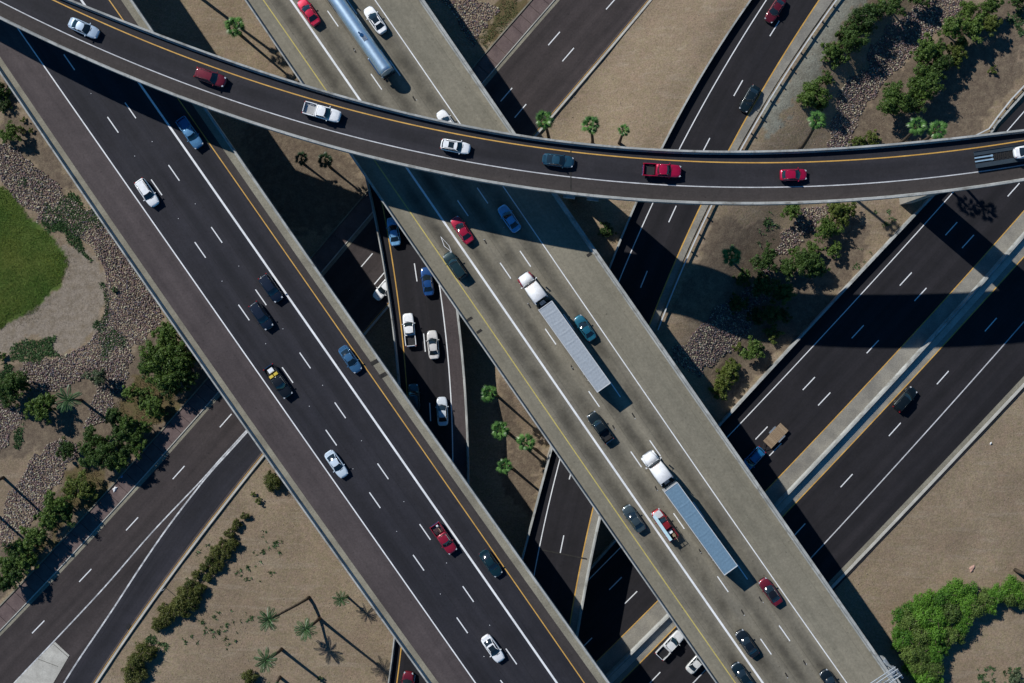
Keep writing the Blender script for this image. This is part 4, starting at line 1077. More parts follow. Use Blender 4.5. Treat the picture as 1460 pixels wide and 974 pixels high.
# left side
bushes('00', [45, 560, 42, 20, 580, 20], 'leaf', 'green tree near the left edge beside the dark overpass', 'trees at the left edge', **TG)
bushes('00', [90, 545, 22, 95, 505, 16, 130, 550, 14], 'leaf_yellow', 'tiny bush next to the tree at the left edge', 'tiny bushes at the left edge')
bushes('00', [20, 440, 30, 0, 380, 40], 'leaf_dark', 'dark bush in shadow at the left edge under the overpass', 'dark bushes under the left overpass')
bushes('01', [700, 460, 52, 650, 560, 62, 740, 560, 60, 690, 640, 56, 760, 620, 52, 800, 560, 36, 620, 600, 40, 720, 510, 40, 790, 650, 40, 720, 690, 44], ['leaf_dark', 'leaf_dark', 'leaf'], 'big dark green tree in the clump against the left overpass', 'dark trees against the left overpass', name='tree', cat='tree', lift=1.85)
bushes('01', [545, 710, 36, 640, 760, 46, 600, 710, 30, 660, 790, 34], ['leaf', 'leaf_dark'], 'green tree between yellow grass and dark clump', 'trees beside the yellow grass', **TG)
bushes('01', [480, 810, 40, 540, 840, 44, 600, 850, 32, 510, 880, 44, 560, 900, 40, 580, 940, 38], ['leaf_dark', 'leaf'], 'bushy green tree behind the sidewalk at left', 'trees behind the sidewalk', name='tree', cat='tree', lift=1.85)
bushes('01', [410, 640, 46], 'leaf_grey', 'grey green sparse tree beside the shaded stones', None, sparse=True, **TG)
bushes('01', [390, 905, 50, 430, 930, 40, 280, 950, 44], 'leaf_dark', 'dark tree in the shaded dip at left', 'dark trees in the shaded dip', **TG)
bushes('01', [50, 680, 58, 20, 720, 50, 90, 670, 34], 'leaf_dark', 'dark green tree at the left edge above the lower stones', 'dark trees at the left edge', **TG)
bushes('01', [170, 770, 56, 210, 750, 34, 130, 780, 34], 'leaf', 'green tree left of the feathery palm', 'green trees left of the feathery palm', **TG)
bushes('01', [482, 277, 17], 'weed', 'single small round weed on the stones near the overpass', None)
bushes('01', [10, 555, 22], 'leaf', 'small green bush at the left edge by the pale dirt', None)
bushes('02', [330, 140, 52, 370, 170, 40, 300, 180, 34], 'leaf_yellow', 'yellow green tree between stones and sidewalk at lower left', 'yellow green trees behind the sidewalk', **TG)
bushes('02', [440, 20, 56, 380, 10, 50, 500, 40, 44, 520, 0, 40], ['leaf', 'leaf_dark'], 'leafy tree overhanging the sidewalk at left', 'leafy trees overhanging the sidewalk', name='tree', cat='tree', lift=1.85)
bushes('02', [235, 225, 54, 200, 280, 46, 270, 260, 42, 210, 310, 34], ['leaf_dark', 'leaf'], 'dense dark tree behind the sidewalk at lower left', 'dense dark trees behind the sidewalk', name='tree', cat='tree', lift=1.85)
bushes('02', [130, 360, 46, 170, 370, 34, 95, 400, 40, 60, 430, 44, 100, 460, 40, 30, 480, 44, 60, 520, 44, 20, 550, 44, 130, 470, 30], ['leaf', 'leaf_dark', 'leaf'], 'green tree in the row behind the sidewalk at the left edge', 'row of trees at the lower left edge', name='tree', cat='tree', lift=1.85)
HG = 'olive shrub in the row along the street kerb'
bushes('02', [1030, 270, 19, 995, 310, 24, 965, 345, 24, 980, 390, 28, 935, 380, 20, 910, 420, 28, 945, 430, 26, 885, 460, 28, 915, 480, 26, 855, 490, 24, 825, 520, 24, 870, 530, 22, 800, 560, 30, 835, 580, 30, 780, 600, 36, 760, 640, 36, 800, 640, 34, 735, 660, 34, 770, 675, 30, 700, 690, 34, 665, 730, 32, 700, 715, 24, 690, 660, 24, 955, 405, 22, 900, 500, 22, 820, 615, 26], 'leaf_hedge', HG, 'row of olive shrubs along the kerb', lift=0.6)
bushes('02', [610, 840, 42, 575, 880, 40, 550, 925, 36, 590, 940, 30, 560, 965, 34, 630, 860, 28], 'leaf_hedge', 'olive shrub in the lowest clump by the street', 'lowest clump of olive shrubs', lift=0.6)
bushes('12', [85, 130, 38, 75, 105, 24], 'leaf_hedge', 'reddish olive shrub beside the dark overpass edge', 'reddish olive shrubs by the overpass', lift=0.6)
bushes('12', [22, 207, 18, 5, 180, 14], 'leaf_yellow', 'tiny yellow green shrub left of the reddish one', 'tiny shrubs near the overpass', lift=0.6)
bushes('02', [1050, 955, 34], 'leaf_hedge', 'olive shrub at the bottom edge near the palms', None, lift=0.6)
bushes('12', [285, 955, 14], 'weed', 'small weed tuft at the bottom edge among the palm shadows', None)
# the big bright shrubbery, lower right
BG = 'bright green shrub in the large lower right mass'
bushes('32', [850, 580, 50, 900, 585, 40, 800, 600, 44, 880, 640, 52, 770, 620, 44, 720, 620, 40, 680, 640, 42, 640, 660, 34, 600, 700, 40, 640, 720, 50, 700, 700, 54, 760, 700, 54, 820, 680, 54, 860, 720, 50, 920, 660, 50, 960, 620, 44, 1000, 600, 44, 1040, 590, 40, 1080, 560, 44, 1110, 600, 44, 1060, 620, 40, 1150, 580, 50, 590, 760, 34, 630, 780, 48, 690, 780, 54, 750, 770, 54, 810, 770, 48, 850, 780, 34, 640, 850, 50, 690, 850, 50, 740, 850, 50, 780, 830, 34, 680, 910, 50, 740, 920, 48, 640, 910, 36, 700, 970, 54, 760, 975, 34, 1120, 640, 34, 980, 650, 38, 600, 810, 36], ['leaf_bright', 'leaf_bright', 'leaf_bright_dull'], BG, 'large mass of bright shrubs', lift=1.1)
bushes('32', [1085, 965, 40], 'leaf_grey', 'dull green shrub at the bottom right corner', None)

# palms
def frond_mesh(narrow=False):
    mb = MB()
    mb.tube([(0, 0, 0), (0.4, 0, 0.03), (0.85, 0, 0.0)], [0.035, 0.028, 0.02], 4)
    if not narrow:
        n = 9
        for i in range(n):
            u = (i - (n - 1) / 2) / ((n - 1) / 2)
            a = u * 0.72
            L = 1.15 * (1 - 0.30 * abs(u)) * (1.0 if i % 2 else 0.88); w = 0.085
            o = Vector((0.78, 0, 0)); d = Vector((math.cos(a), math.sin(a), 0)); s = Vector((-d.y, d.x, 0)) * w
            m_ = o + d * L * .5 + Vector((0, 0, 0.03 + .05 * (i % 2))); e = o + d * L + Vector((0, 0, -0.25 * L))
            mb.add([o, m_ - s, e, m_ + s], [(0, 1, 2, 3)])
    else:
        for i in range(15):
            L = 0.55 * math.sin(math.pi * (0.15 + 0.75 * (i + 1) / 16)); w = 0.04
            o = Vector((0.2 + 0.12 * i, 0, 0.03 - 0.0012 * i * i))
            for sgn in (1, -1):
                d = Vector((0.8, sgn * 0.6, 0)).normalized(); s = Vector((-d.y, d.x, 0)) * w
                m_ = o + d * L * .5 + Vector((0, 0, 0.05)); e = o + d * L + Vector((0, 0, -0.12))
                mb.add([o, m_ - s, e, m_ + s], [(0, 1, 2, 3)])
    return mb
FR = {'palm': frond_mesh().mesh('frond', M['palm'], fix=False), 'palm_blue': frond_mesh(True).mesh('frond', M['palm_blue'], fix=False)}
FR['palm_shade'] = frond_mesh().mesh('frond', M['palm_shade'], fix=False)  # fronds in the darkened copy, shade painted into the leaf
SK = frond_mesh().mesh('dry_frond', M['skirt'], fix=False)
def palm(crown, base, h, label, mk='palm', size=1.0, group=None, n=22):
    b = G(base[0], base[1]); c = P(crown[0], crown[1], h + b.z)
    t = thing('palm_tree', label, 'palm tree', group, (b.x, b.y, b.z - 0.15))
    c = c - Vector((b.x, b.y, b.z - 0.15)); top = Vector((c.x, c.y, h))
    mb = MB()
    pts = [Vector((0, 0, -0.2))] + [Vector((top.x * (s ** 1.25), top.y * (s ** 1.25), top.z * s)) for s in (.15, .35, .55, .75, .9, 1.0)]
    rr = 0.24 * (0.7 + h / 30)
    mb.tube(pts, [rr * 1.35, rr * 1.1, rr, rr * .92, rr * .85, rr * .85, rr * .7], 8)
    mb.obj('trunk', M['trunk'], t, True)
    rnd = random.Random(int(crown[0] * 7 + crown[1]))
    n += rnd.randint(-5, 4)
    for i in range(n):
        o = link_mesh('frond', FR[mk], t, top + Vector((0, 0, 0.1)))
        el = -1.35 + 1.7 * ((i + .5) / n) ** 0.75 + rnd.uniform(-.18, .18)      # from near upright to drooping
        s = size * rnd.uniform(.85, 1.12)
        o.rotation_euler = (rnd.uniform(-.35, .35), el, i * 2.39996 + rnd.uniform(-.2, .2)); o.scale = (s, s, s)
    for i in range(5):
        o = link_mesh('dry_frond', SK, t, top - Vector((0, 0, 0.25)))
        o.rotation_euler = (0, R(62), i * 1.26 + rnd.uniform(-.3, .3)); o.scale = (size * .7,) * 3
    return t
palm((335, 38), (343, 50), 9, 'palm on bare ground at top left between flyover and concrete overpass', size=1.05)
palm((245, -60), (262, -22), 15, 'palm out past the top edge whose shadow crosses the bare ground')
palm((776, 171), (783, 200), 12, 'leftmost of three palms peeking above the flyover', size=0.95)
palm((842, 178), (845, 205), 12, 'middle of three palms peeking above the flyover', size=0.95)
palm((889, 186), (883, 204), 8, 'smallest and rightmost of three palms peeking above the flyover', size=0.62)
palm(q1('30', 253, 508), q1('30', 180, 628), 17, 'lone tall palm left of the stones above the flyover at right', size=0.95)
palm(q1('30', 674, 530), q1('30', 600, 605), 14, 'left palm of the pair under the dense trees near the flyover', size=1.0)
palm(q1('30', 757, 548), q1('30', 692, 600), 14, 'right palm of the pair under the dense trees near the flyover', size=1.0)
palm(q1('21', 955, 132), q1('21', 950, 150), 6, 'palm at the edge of the flyover shadow right of the slip road', size=1.05)
palm(q1('11', 997, 712), q1('11', 1030, 722), 8.5, 'uppermost of four palms between the overpasses', size=0.9)
palm(q1('11', 1042, 866), q1('11', 1080, 880), 8.5, 'second palm from the top in the row between the overpasses', size=0.95)
palm(q1('21', 88, 920), q1('21', 130, 948), 8.5, 'rightmost of four palms between the overpasses', size=0.95)
palm(q1('12', 1060, 60), q1('12', 1098, 74), 8.5, 'lowest of four palms between the overpasses', size=0.85)
palm(q1('10', 305, 675), q1('10', 328, 705), 6, 'palm below the flyover between the two overpasses', 'palm_shade', 0.85)
palm(q1('10', 205, 668), q1('10', 215, 690), 5, 'shaded palm just below the flyover beside the dark overpass', 'palm_shade', 0.75)
palm(q1('01', 287, 738), q1('01', 340, 740), 8.5, 'feathery grey green palm among the stones at left', 'palm_blue', 1.15)
palm((-22, 700), (4, 681), 9, 'palm past the left edge with its shadow over the lower stones')
palm((-45, 742), (-18, 722), 9, 'second palm past the left edge casting the lower shadow')
palm((383, 884), (441, 852), 9, 'leaning palm highest on the bare ground at lower left', 'palm_blue', 1.0)
palm((436, 898), (455, 882), 12, 'palm right of the leaning one with the longest shadow', 'palm_blue', 0.9)
palm((379, 942), (401, 926), 12, 'palm below the leaning one near the bottom edge', 'palm_blue', 1.0)
palm((388, 985), (399, 966), 10, 'palm cut by the bottom edge at lower left', 'palm_blue', 0.9)
palm((486, 855), (495, 851), 4, 'small palm nearest the dark overpass at lower left', 'palm_blue', 0.72)
palm((1495, 832), (1448, 813), 13, 'palm trunk lying out past the right edge above the bright shrubs')

# ------------------------------------------------------------------ gantry over the concrete overpass
g0 = P(1287, 962, ZA); gdir = Vector((-0.83, -0.55, 0)).normalized(); gup = Vector((0, 0, 1))
gt = thing('sign_gantry', 'grey steel truss sign gantry reaching over the concrete overpass at the bottom right', 'sign gantry', None, (g0.x, g0.y, ZA))
gz = 6.2; side = Vector((-gdir.y, gdir.x, 0))
mbr = []
chords = [side * 0.55 + gup * 0.6, side * -0.55 + gup * 0.6, side * 0.55 - gup * 0.6, side * -0.55 - gup * 0.6]
base_p = P(1279, 958, ZA + gz)
for c_ in chords:
    mb = MB(); mb.cyl(base_p + c_ - gdir * 0.3, base_p + c_ + gdir * 27, 0.085, n=8)
    wchild(mb.obj('chord', M['steel'], smooth=False), gt)
mb = MB()
for k in range(19):
    a = base_p + gdir * 1.5 * k; b = a + gdir * 1.5
    mb.cyl(a + chords[0], a + chords[1], 0.05, n=5); mb.cyl(a + chords[2], a + chords[3], 0.05, n=5)
    mb.cyl(a + chords[0], a + chords[2], 0.05, n=5); mb.cyl(a + chords[1], a + chords[3], 0.05, n=5)
    mb.cyl(a + chords[0], b + chords[1], 0.045, n=5); mb.cyl(a + chords[0], b + chords[2], 0.045, n=5); mb.cyl(a + chords[3], b + chords[1], 0.045, n=5)
wchild(mb.obj('bracing', M['steel']), gt)
foot = P(1261, 945, ZA)
mb = MB(); mb.cyl(foot + gup * -0.5, P(1280, 957, ZA + gz), 0.22, 0.18, 10); mb.cyl(P(1281, 958, ZA + gz), P(1287, 967, ZA + gz), 0.17, n=8)
wchild(mb.obj('post', M['steel']), gt)
mb = MB(); mb.box(foot + gup * 0.1, (1.0, 1.0, 0.5), 0.6); mb.box(P(1271, 955, ZA) + gup * .4, (1.2, 0.9, 0.8), 0.6)
wchild(mb.obj('base_plate', M['steel']), gt)
cb = [P(x, y, ZA) for x, y in [(1252, 936), (1256, 935.5), (1261, 937), (1264, 941), (1269, 950), (1285, 975), (1278, 980)]]
mb = MB(); mb.add(cb + [p - gup * 0.9 for p in cb], [tuple(range(7)), tuple(range(13, 6, -1))] + [(i, (i + 1) % 7, 7 + (i + 1) % 7, 7 + i) for i in range(7)])
mb.v = [(x, y, z + .05) for x, y, z in mb.v]
wchild(mb.obj('corbel', M['parapet']), ovb)

# small things on the ground
def crumple(name, label, pt, col, s, cat='litter'):
    p = P(pt[0], pt[1], 0); r = random.Random(int(pt[0])); mb = MB()
    n = 9; ring = [(math.cos(i / n * 6.28) * s * r.uniform(.4, 1.1), math.sin(i / n * 6.28) * s * .6 * r.uniform(.5, 1.1), r.uniform(0, .08)) for i in range(n)]
    vs = ring + [(x * .45, y * .45, r.uniform(.12, .3)) for x, y, z in ring] + [(0, 0, .15)]
    fs = [(i, (i + 1) % n, n + (i + 1) % n, n + i) for i in range(n)] + [(n + i, n + (i + 1) % n, 2 * n) for i in range(n)]
    mb.add(vs, fs)
    o = mb.obj(name, M[col], None, False, (p.x, p.y, 0.14)); o.rotation_euler = (0, 0, 1.0)
    return tag(o, label, cat)
crumple('plastic_sheet', 'crumpled white plastic sheet lying on the pink sidewalk', q1('02', 485, 157), 'litter', 0.75)
crumple('plastic_sheet', 'small crumpled blue sheet on the sidewalk near the white one', q1('02', 514, 104), 'tarp', 0.35)
o = crumple('plastic_scrap', 'small white scrap on the bare slope at lower right', q1('31', 982, 922), 'litter', 0.3); o.location.z = -0.05
o = crumple('plastic_scrap', 'left of two white specks on the bare island at top', q1('20', 677, 119), 'litter', 0.25); o.location.z = -0.05
o = crumple('plastic_scrap', 'right of two white specks on the bare island at top', q1('20', 785, 126), 'litter', 0.25); o.location.z = -0.05
o = crumple('pink_rock', 'small pinkish slab above the bright green shrub mass', (1386, 811), 'rock_pink', 0.8, 'rock'); o.location.z = -0.1
sp = P(*q1('02', 697, 574), 0)
pt2 = thing('sign_post', 'small grey sign post standing between hedge and street kerb', 'sign', None, (sp.x, sp.y, -0.1))
mb = MB(); mb.cyl((0, 0, 0), (0, 0, 2.3), 0.05, n=6); mb.obj('post', M['steel'], pt2)
mb = MB(); mb.box((0, 0, 2.1), (0.75, 0.06, 0.5), 0.4); mb.obj('panel', M['steel'], pt2)
dg = P(*q1('02', 541, 736), 0); mb = MB()
mb.box((0, 0, 0.0), (0.9, 0.6, 0.12))
for k in range(6): mb.box((-0.35 + 0.14 * k, 0, 0.07), (0.05, 0.55, 0.03))
o = mb.obj('drain_grate', M['black'], None, False, (dg.x, dg.y, 0.06)); o.rotation_euler = (0, 0, 0.9); tag(o, 'dark drain grate set in the kerb below the hedge', 'drain')

# ------------------------------------------------------------------ vehicles (x forward, wheels on z = 0)
MC = {}
def cached(key, fn):
    if key not in MC: MC[key] = fn()
    return MC[key]
def wheel_parts(t, spots, r=0.33, w=0.22, rimm='rim'):
    def mk():
        mb = MB(); mb.cyl((0, -w / 2, 0), (0, w / 2, 0), r, n=14); return mb.mesh('wheel', M['tyre'])
    def mr():
        mb = MB(); mb.cyl((0, -w / 2 - .012, 0), (0, w / 2 + .012, 0), r * .62, n=10); return mb.mesh('rim', M[rimm])
    a, b = cached(('wh', r, w), mk), cached(('ri', r, w, rimm), mr)
    for x, y in spots:
        o = link_mesh('wheel', a, t, (x, y, r)); link_mesh('rim', b, o)
def body_mesh(key, st, zb, mat):
    def mk():
        rings = []
        for x, w, zt in st:
            h = zt - zb
            half = [(w * .84, zb), (w * .98, zb + .16), (w, zb + h * .55), (w * .965, zt - .07), (w * .86, zt - .012), (w * .45, zt + .015), (0, zt + .025)]
            ring = [(x, y, z) for y, z in half] + [(x, -y, z) for y, z in reversed(half[:-1])]
            rings.append(ring)
        mb = MB(); mb.loft(rings); return mb.mesh('body', mat, True)
    return cached(key, mk)
def greenhouse(t, key, pm, xb, xr, xrf, xf, zb, zr, wb, wr, roofm=None):
    def grid(f, nu, nv):
        vs = [f(i / nu, j / nv) for i in range(nu + 1) for j in range(nv + 1)]
        fs = [(i * (nv + 1) + j, i * (nv + 1) + j + 1, (i + 1) * (nv + 1) + j + 1, (i + 1) * (nv + 1) + j) for i in range(nu) for j in range(nv)]
        return vs, fs
    def ws():
        def f(u, v):
            y = v * 2 - 1
            return ((xf - .2 * y * y) * (1 - u) + (xrf - .1 * y * y) * u, y * (wb * .95 * (1 - u) + wr * .96 * u), zb + .01 + (zr - .02 - zb) * u + .05 * math.sin(u * 3.14))
        mb = MB(); mb.add(*grid(f, 3, 6)); return mb.mesh('windshield', M['glass'], True, False)
    def rw():
        def f(u, v):
            y = v * 2 - 1
            return ((xb + .14 * y * y) * (1 - u) + (xr + .08 * y * y) * u, -y * (wb * .92 * (1 - u) + wr * .96 * u), zb + .01 + (zr - .02 - zb) * u + .03 * math.sin(u * 3.14))
        mb = MB(); mb.add(*grid(f, 3, 6)); return mb.mesh('rear_window', M['glass'], True, False)
    def sw():
        mb = MB()
        for s in (1,):
            mb.add([(xf - .28, wb * .985, zb), (xb + .2, wb * .97, zb), (xr + .1, wr + .005, zr - .04), (xrf - .12, wr + .005, zr - .04)], [(0, 1, 2, 3)])
        return mb.mesh('side_window', M['glass'], False, False)
    def rf():
        def f(u, v):
            y = v * 2 - 1; x = xr - .02 + (xrf - xr + .05) * u
            return (x - (.1 * y * y) * (1 if u > .5 else -1) * abs(u * 2 - 1), y * (wr + .02), zr - .035 * y * y - .03 * (2 * u - 1) ** 2 + .0)
        vs, fs = grid(f, 6, 6)
        mb = MB(); mb.add(vs, fs)
        for s in (1, -1):
            for p0, p1, r in (((xf - .2, s * wb * .96, zb), (xrf - .08, s * (wr - .01), zr - .03), .045), ((xb + .12, s * wb * .93, zb), (xr + .06, s * (wr - .01), zr - .03), .06), (((xr + xrf) / 2 - .1, s * wb * .985, zb), ((xr + xrf) / 2 - .1, s * (wr + .0), zr - .04), .03)):
                mb.cyl(p0, p1, r, n=5)
            mb.cyl((xr, s * wr, zr - .035), (xrf - .05, s * wr, zr - .035), .035, n=5)
        return mb.mesh('roof', roofm or pm, True)
    k = (xb, xr, xrf, xf, zr, wr)
    link_mesh('roof', cached((key, 'roof', k, (roofm or pm).name), rf), t)
    link_mesh('windshield', cached((key, 'ws', k), ws), t); link_mesh('rear_window', cached((key, 'rw', k), rw), t)
    s = cached((key, 'sw', k), sw)
    link_mesh('side_window', s, t); o = link_mesh('side_window', s, t); o.scale = (1, -1, 1)
def small(t, name, c, d, mat, key=None):
    def mk():
        mb = MB(); mb.box((0, 0, 0), d, 0, (.8, .8)); return mb.mesh(name, M[mat] if isinstance(mat, str) else mat)
    return link_mesh(name, cached((name, d, mat if isinstance(mat, str) else mat.name), mk), t, c)
KIND = {
 'sedan': dict(st=[(-2.43, .36, .70), (-2.39, .58, .82), (-2.28, .74, .92), (-2.05, .85, .985), (-1.6, .91, 1.0), (-.4, .93, .93), (1.0, .925, .93), (1.55, .90, .88), (1.9, .85, .82), (2.15, .76, .76), (2.31, .63, .69), (2.40, .46, .61), (2.44, .28, .54)], g=(-1.85, -1.0, .2, 1.08, .94, 1.43, .80, .60), w=1.42, hl=(2.13, .62, .70), tl=(-2.27, .60, .84)),
 'suv': dict(st=[(-2.43, .55, .90), (-2.39, .74, 1.0), (-2.25, .86, 1.06), (-1.9, .94, 1.08), (-1.0, .965, 1.06), (.8, .965, 1.06), (1.4, .94, 1.03), (1.85, .89, .97), (2.12, .80, .90), (2.30, .67, .82), (2.40, .48, .72), (2.44, .3, .64)], g=(-2.3, -2.05, .3, 1.12, 1.05, 1.70, .86, .68), w=1.42, hl=(2.12, .66, .86), tl=(-2.38, .72, .98)),
 'minivan': dict(st=[(-2.5, .7, .95), (-2.45, .86, 1.05), (-2.0, .95, 1.08), (-1.0, .97, 1.06), (1.2, .96, 1.04), (1.8, .92, .98), (2.3, .78, .84), (2.5, .5, .68)], g=(-2.4, -2.15, .5, 1.6, 1.04, 1.74, .88, .72), w=1.5, hl=(2.28, .68, .78), tl=(-2.44, .74, 1.0)),
 'hatch': dict(st=[(-2.02, .6, .85), (-1.96, .78, .97), (-1.6, .86, 1.0), (-.6, .885, .96), (.8, .88, .95), (1.3, .86, .9), (1.62, .80, .84), (1.84, .69, .76), (1.97, .52, .68), (2.03, .32, .6)], g=(-1.85, -1.4, .15, .98, .95, 1.48, .78, .60), w=1.25, hl=(1.82, .6, .7), tl=(-1.96, .64, .88)),
 'pickup': dict(st=[(-.92, .93, 1.12), (-.85, .96, 1.15), (.9, .98, 1.15), (1.5, .97, 1.14), (2.1, .95, 1.10), (2.45, .90, 1.05), (2.68, .80, .98), (2.81, .66, .9), (2.88, .45, .78)], g=(-.82, -.62, .62, 1.35, 1.14, 1.84, .86, .70), w=1.75, hl=(2.66, .72, .92), tl=(-2.88, .86, .98)),
}
def car(kind, pos, head, col, label, roof=None, sunroof=False, rack=False, name=None, cat='car', metal=.35, group=None, scale=1.0, hood=None, cargo=None, bedm=None):
    if min(col) > .5: metal = 0.0
    K = KIND[kind]; pm = paint(col, metal)
    t = thing(name or {'sedan': 'sedan_car', 'suv': 'suv_car', 'hatch': 'hatchback_car', 'minivan': 'minivan', 'pickup': 'pickup_truck'}[kind], label, cat, group, pos, head)
    t.scale = (scale,) * 3
    zb = .3 if kind in ('pickup', 'suv') else .22
    link_mesh('body', body_mesh((kind, pm.name), K['st'], zb, pm), t)
    xb, xr, xrf, xf, gzb, zr, wb, wr = K['g']
    greenhouse(t, kind, pm, *K['g'], roofm=paint(roof) if roof else None)
    rad = .38 if kind == 'pickup' else (.36 if kind == 'suv' else .32)
    wy = max(s[1] for s in K['st']) - .1
    wheel_parts(t, [(K['w'], wy), (K['w'], -wy), (-K['w'], wy), (-K['w'], -wy)], rad)
    for s in (1, -1):
        o = small(t, 'mirror', (xf - .32, s * (wb + .2), gzb + .05), (.14, .26, .14), pm)
        hx, hy, hz_ = K['hl']; o = small(t, 'headlight', (hx, s * hy, hz_), (.32, .26, .13), 'headlamp'); o.rotation_euler = (0, 0, -s * .35)
        tx, ty, tz = K['tl']; small(t, 'taillight', (tx, s * ty, tz), (.14, .24, .16), 'tail')
    # shut lines and trim
    st = K['st']; front = st[-1][0]
    small(t, 'bumper', (front - .05, 0, .5), (.16, .9, .22), 'black')
    small(t, 'wiper', (xf + .06, .22, gzb + .035), (.05, .62, .03), 'black')
    zz = lambda x: np.interp(x, [a[0] for a in st], [a[2] for a in st])
    hb = MB()
    def hood_mesh():
        mb = MB(); xs = np.linspace(xf + .12, front - .28, 5); rg = []
        ww = lambda x: np.interp(x, [a[0] for a in st], [a[1] for a in st])
        vs, fs = [], []
        for x in xs:
            for y in (-.74, -.4, 0, .4, .74): vs.append((x, y * ww(x), zz(x) + .035 - .03 * abs(y) ** 2))
        for i in range(4):
            for j in range(4): fs.append((i * 5 + j, (i + 1) * 5 + j, (i + 1) * 5 + j + 1, i * 5 + j + 1))
        mb.add(vs, fs); return mb.mesh('hood', paint(hood) if hood else pm, True, False)
    link_mesh('hood', cached((kind, 'hood', pm.name, str(hood)), hood_mesh), t)
    if kind == 'sedan':
        small(t, 'boot_lid', (-2.12, 0, 1.0), (.42, 1.3, .05), pm)
    if sunroof: small(t, 'sunroof', ((xr + xrf) / 2 + .18, 0, zr + .0), (.95, .98, .035), 'glass')
    if rack:
        for s in (1, -1): small(t, 'roof_rail', ((xr + xrf) / 2, s * (wr - .08), zr + .01), (1.8, .05, .07), 'black')
    if kind == 'pickup':
        bm_ = paint(bedm) if bedm else None
        def bed():
            mb = MB()
            for s in (1, -1):
                mb.loft([[(x, s * (w_ - .1), .55), (x, s * w_, .6), (x, s * w_, 1.0), (x, s * (w_ - .02), 1.18), (x, s * (w_ - .13), 1.18), (x, s * (w_ - .13), .55)] for x, w_ in ((-.96, .97), (-1.9, .985), (-2.8, .96))])
            mb.box((-.99, 0, .93), (.08, 1.72, .5))
            return mb.mesh('bed', pm)
        link_mesh('bed', cached(('bed', pm.name), bed), t)
        small(t, 'bed_floor', (-1.88, 0, .66), (1.8, 1.74, .16), bm_ or M['black'])
        small(t, 'tailgate', (-2.84, 0, .9), (.1, 1.76, .58), pm)
        small(t, 'rear_bumper', (-2.95, 0, .55), (.14, 1.7, .16), 'chrome')
        for s in (1, -1): small(t, 'wheel_arch', (-1.75, s * .73, .82), (.8, .24, .22), bm_ or M['black'])
    if cargo:
        for nm, c, d, m in cargo:
            o = small(None, nm, (0, 0, 0), d, m)
            M_ = Matrix.Translation(Vector(pos)) @ Matrix.Rotation(head, 4, 'Z')
            o.location = M_ @ Vector(c); o.rotation_euler = (0, 0, head)
            tag(o, CARGO_LABEL[nm + m_key(m)], nm.replace('_', ' ').split()[-1])
    return t
CARGO_LABEL = {}
def m_key(m): return ''
def heading(road, curve, t, sgn):
    d = road.nrm(curve, t)[1] * sgn
    return math.atan2(d.y, d.x)
def on(road, curve, code, x, y, sgn, zoff=0.0):
    px, py = q1(code, x, y) if code else (x, y)
    t = py if road.axis == 'y' else px
    z = road.zf(t)
    p = P(px, py, z + 0.8 + zoff); p.z = z + 0.015
    return p, heading(road, curve, t, sgn)
def put(kind, road, curve, code, x, y, sgn, col, label, turn=0.0, **kw):
    p, h = on(road, curve, code, x, y, sgn)
    return car(kind, p, h + turn, col, label, **kw)
WHITE = (.84, .86, .88); PALEBLUE = (.42, .52, .62); TEAL = (.012, .075, .10); NAVY = (.008, .014, .03); RED = (.46, .004, .050); MAROON = (.16, .010, .022); BLACK = (.010, .012, .014); BLUE = (.02, .10, .32); SILVER = (.40, .43, .46)
# flyover, heading right
put('sedan', RP, 'white', '00', 352, 118, 1, (.50, .62, .74), 'pale blue sedan highest up the flyover at upper left')
put('suv', RP, 'white', '00', 887, 326, 1, MAROON, 'dark maroon estate car on the flyover at upper left', rack=True)
put('pickup', RP, 'white', '10', 293, 473, 1, WHITE, 'white crew cab pickup with empty pale bed on the flyover', name='pickup_truck', cat='pickup truck', bedm=(.45, .45, .44))
put('suv', RP, 'white', '10', 855, 617, 1, WHITE, 'white suv with big black sunroof on the flyover', sunroof=True, rack=True, scale=.93)
put('sedan', RP, 'white', '20', 224, 676, 1, (.02, .075, .12), 'dark blue sedan on the flyover beside its expansion joint')
put('pickup', RP, 'white', '20', 662, 718, 1, RED, 'bright red pickup with dark bed on the flyover', name='pickup_truck', cat='pickup truck')
put('hatch', RP, 'white', '30', 152, 736, 1, RED, 'small red hatchback on the flyover right of the red pickup')
# west overpass A, heading down right
put('pickup', A, 'hov', '00', 800, 560, 1, (.10, .26, .46), 'blue grey pickup with empty blue bed just leaving the flyover shadow', cat='pickup truck', bedm=(.02, .14, .34), scale=.95)
put('suv', A, 'white', '00', 620, 812, 1, WHITE, 'white suv with roof rails on the dark overpass at upper left', rack=True)
put('suv', A, 'hov', '11', 78, 270, 1, NAVY, 'dark navy suv leading beside the wide white line', rack=False)
put('suv', A, 'white', '11', 38, 386, 1, NAVY, 'dark navy suv in the middle lane just behind its twin', rack=False)
CARGO_LABEL.update({'cargo_box': ''})
def cargo(name, label, cat, pos, head, c, d, mat, ry=0.0):
    mb = MB(); mb.box((0, 0, 0), d, 0, (.92, .92)); mb.box((0, 0, d[2] / 2 + .01), (d[0] * .7, d[1] * .7, .03))
    o = mb.obj(name, mat)
    o.location = (Matrix.Translation(Vector(pos)) @ Matrix.Rotation(head, 4, 'Z')) @ Vector(c)
    o.rotation_euler = (0, ry, head); tag(o, label, cat); return o
p13, h13 = on(A, 'white', '11', 110, 662, 1)
car('pickup', p13, h13, BLACK, 'black pickup carrying two yellow boxes and a white one', cat='pickup truck')
cargo('storage_box', 'left yellow box behind the cab of the black pickup', 'box', p13, h13, (-1.25, .42, 1.05), (.5, .72, .6), simple('yellow_plastic', (.62, .48, .06), .4))
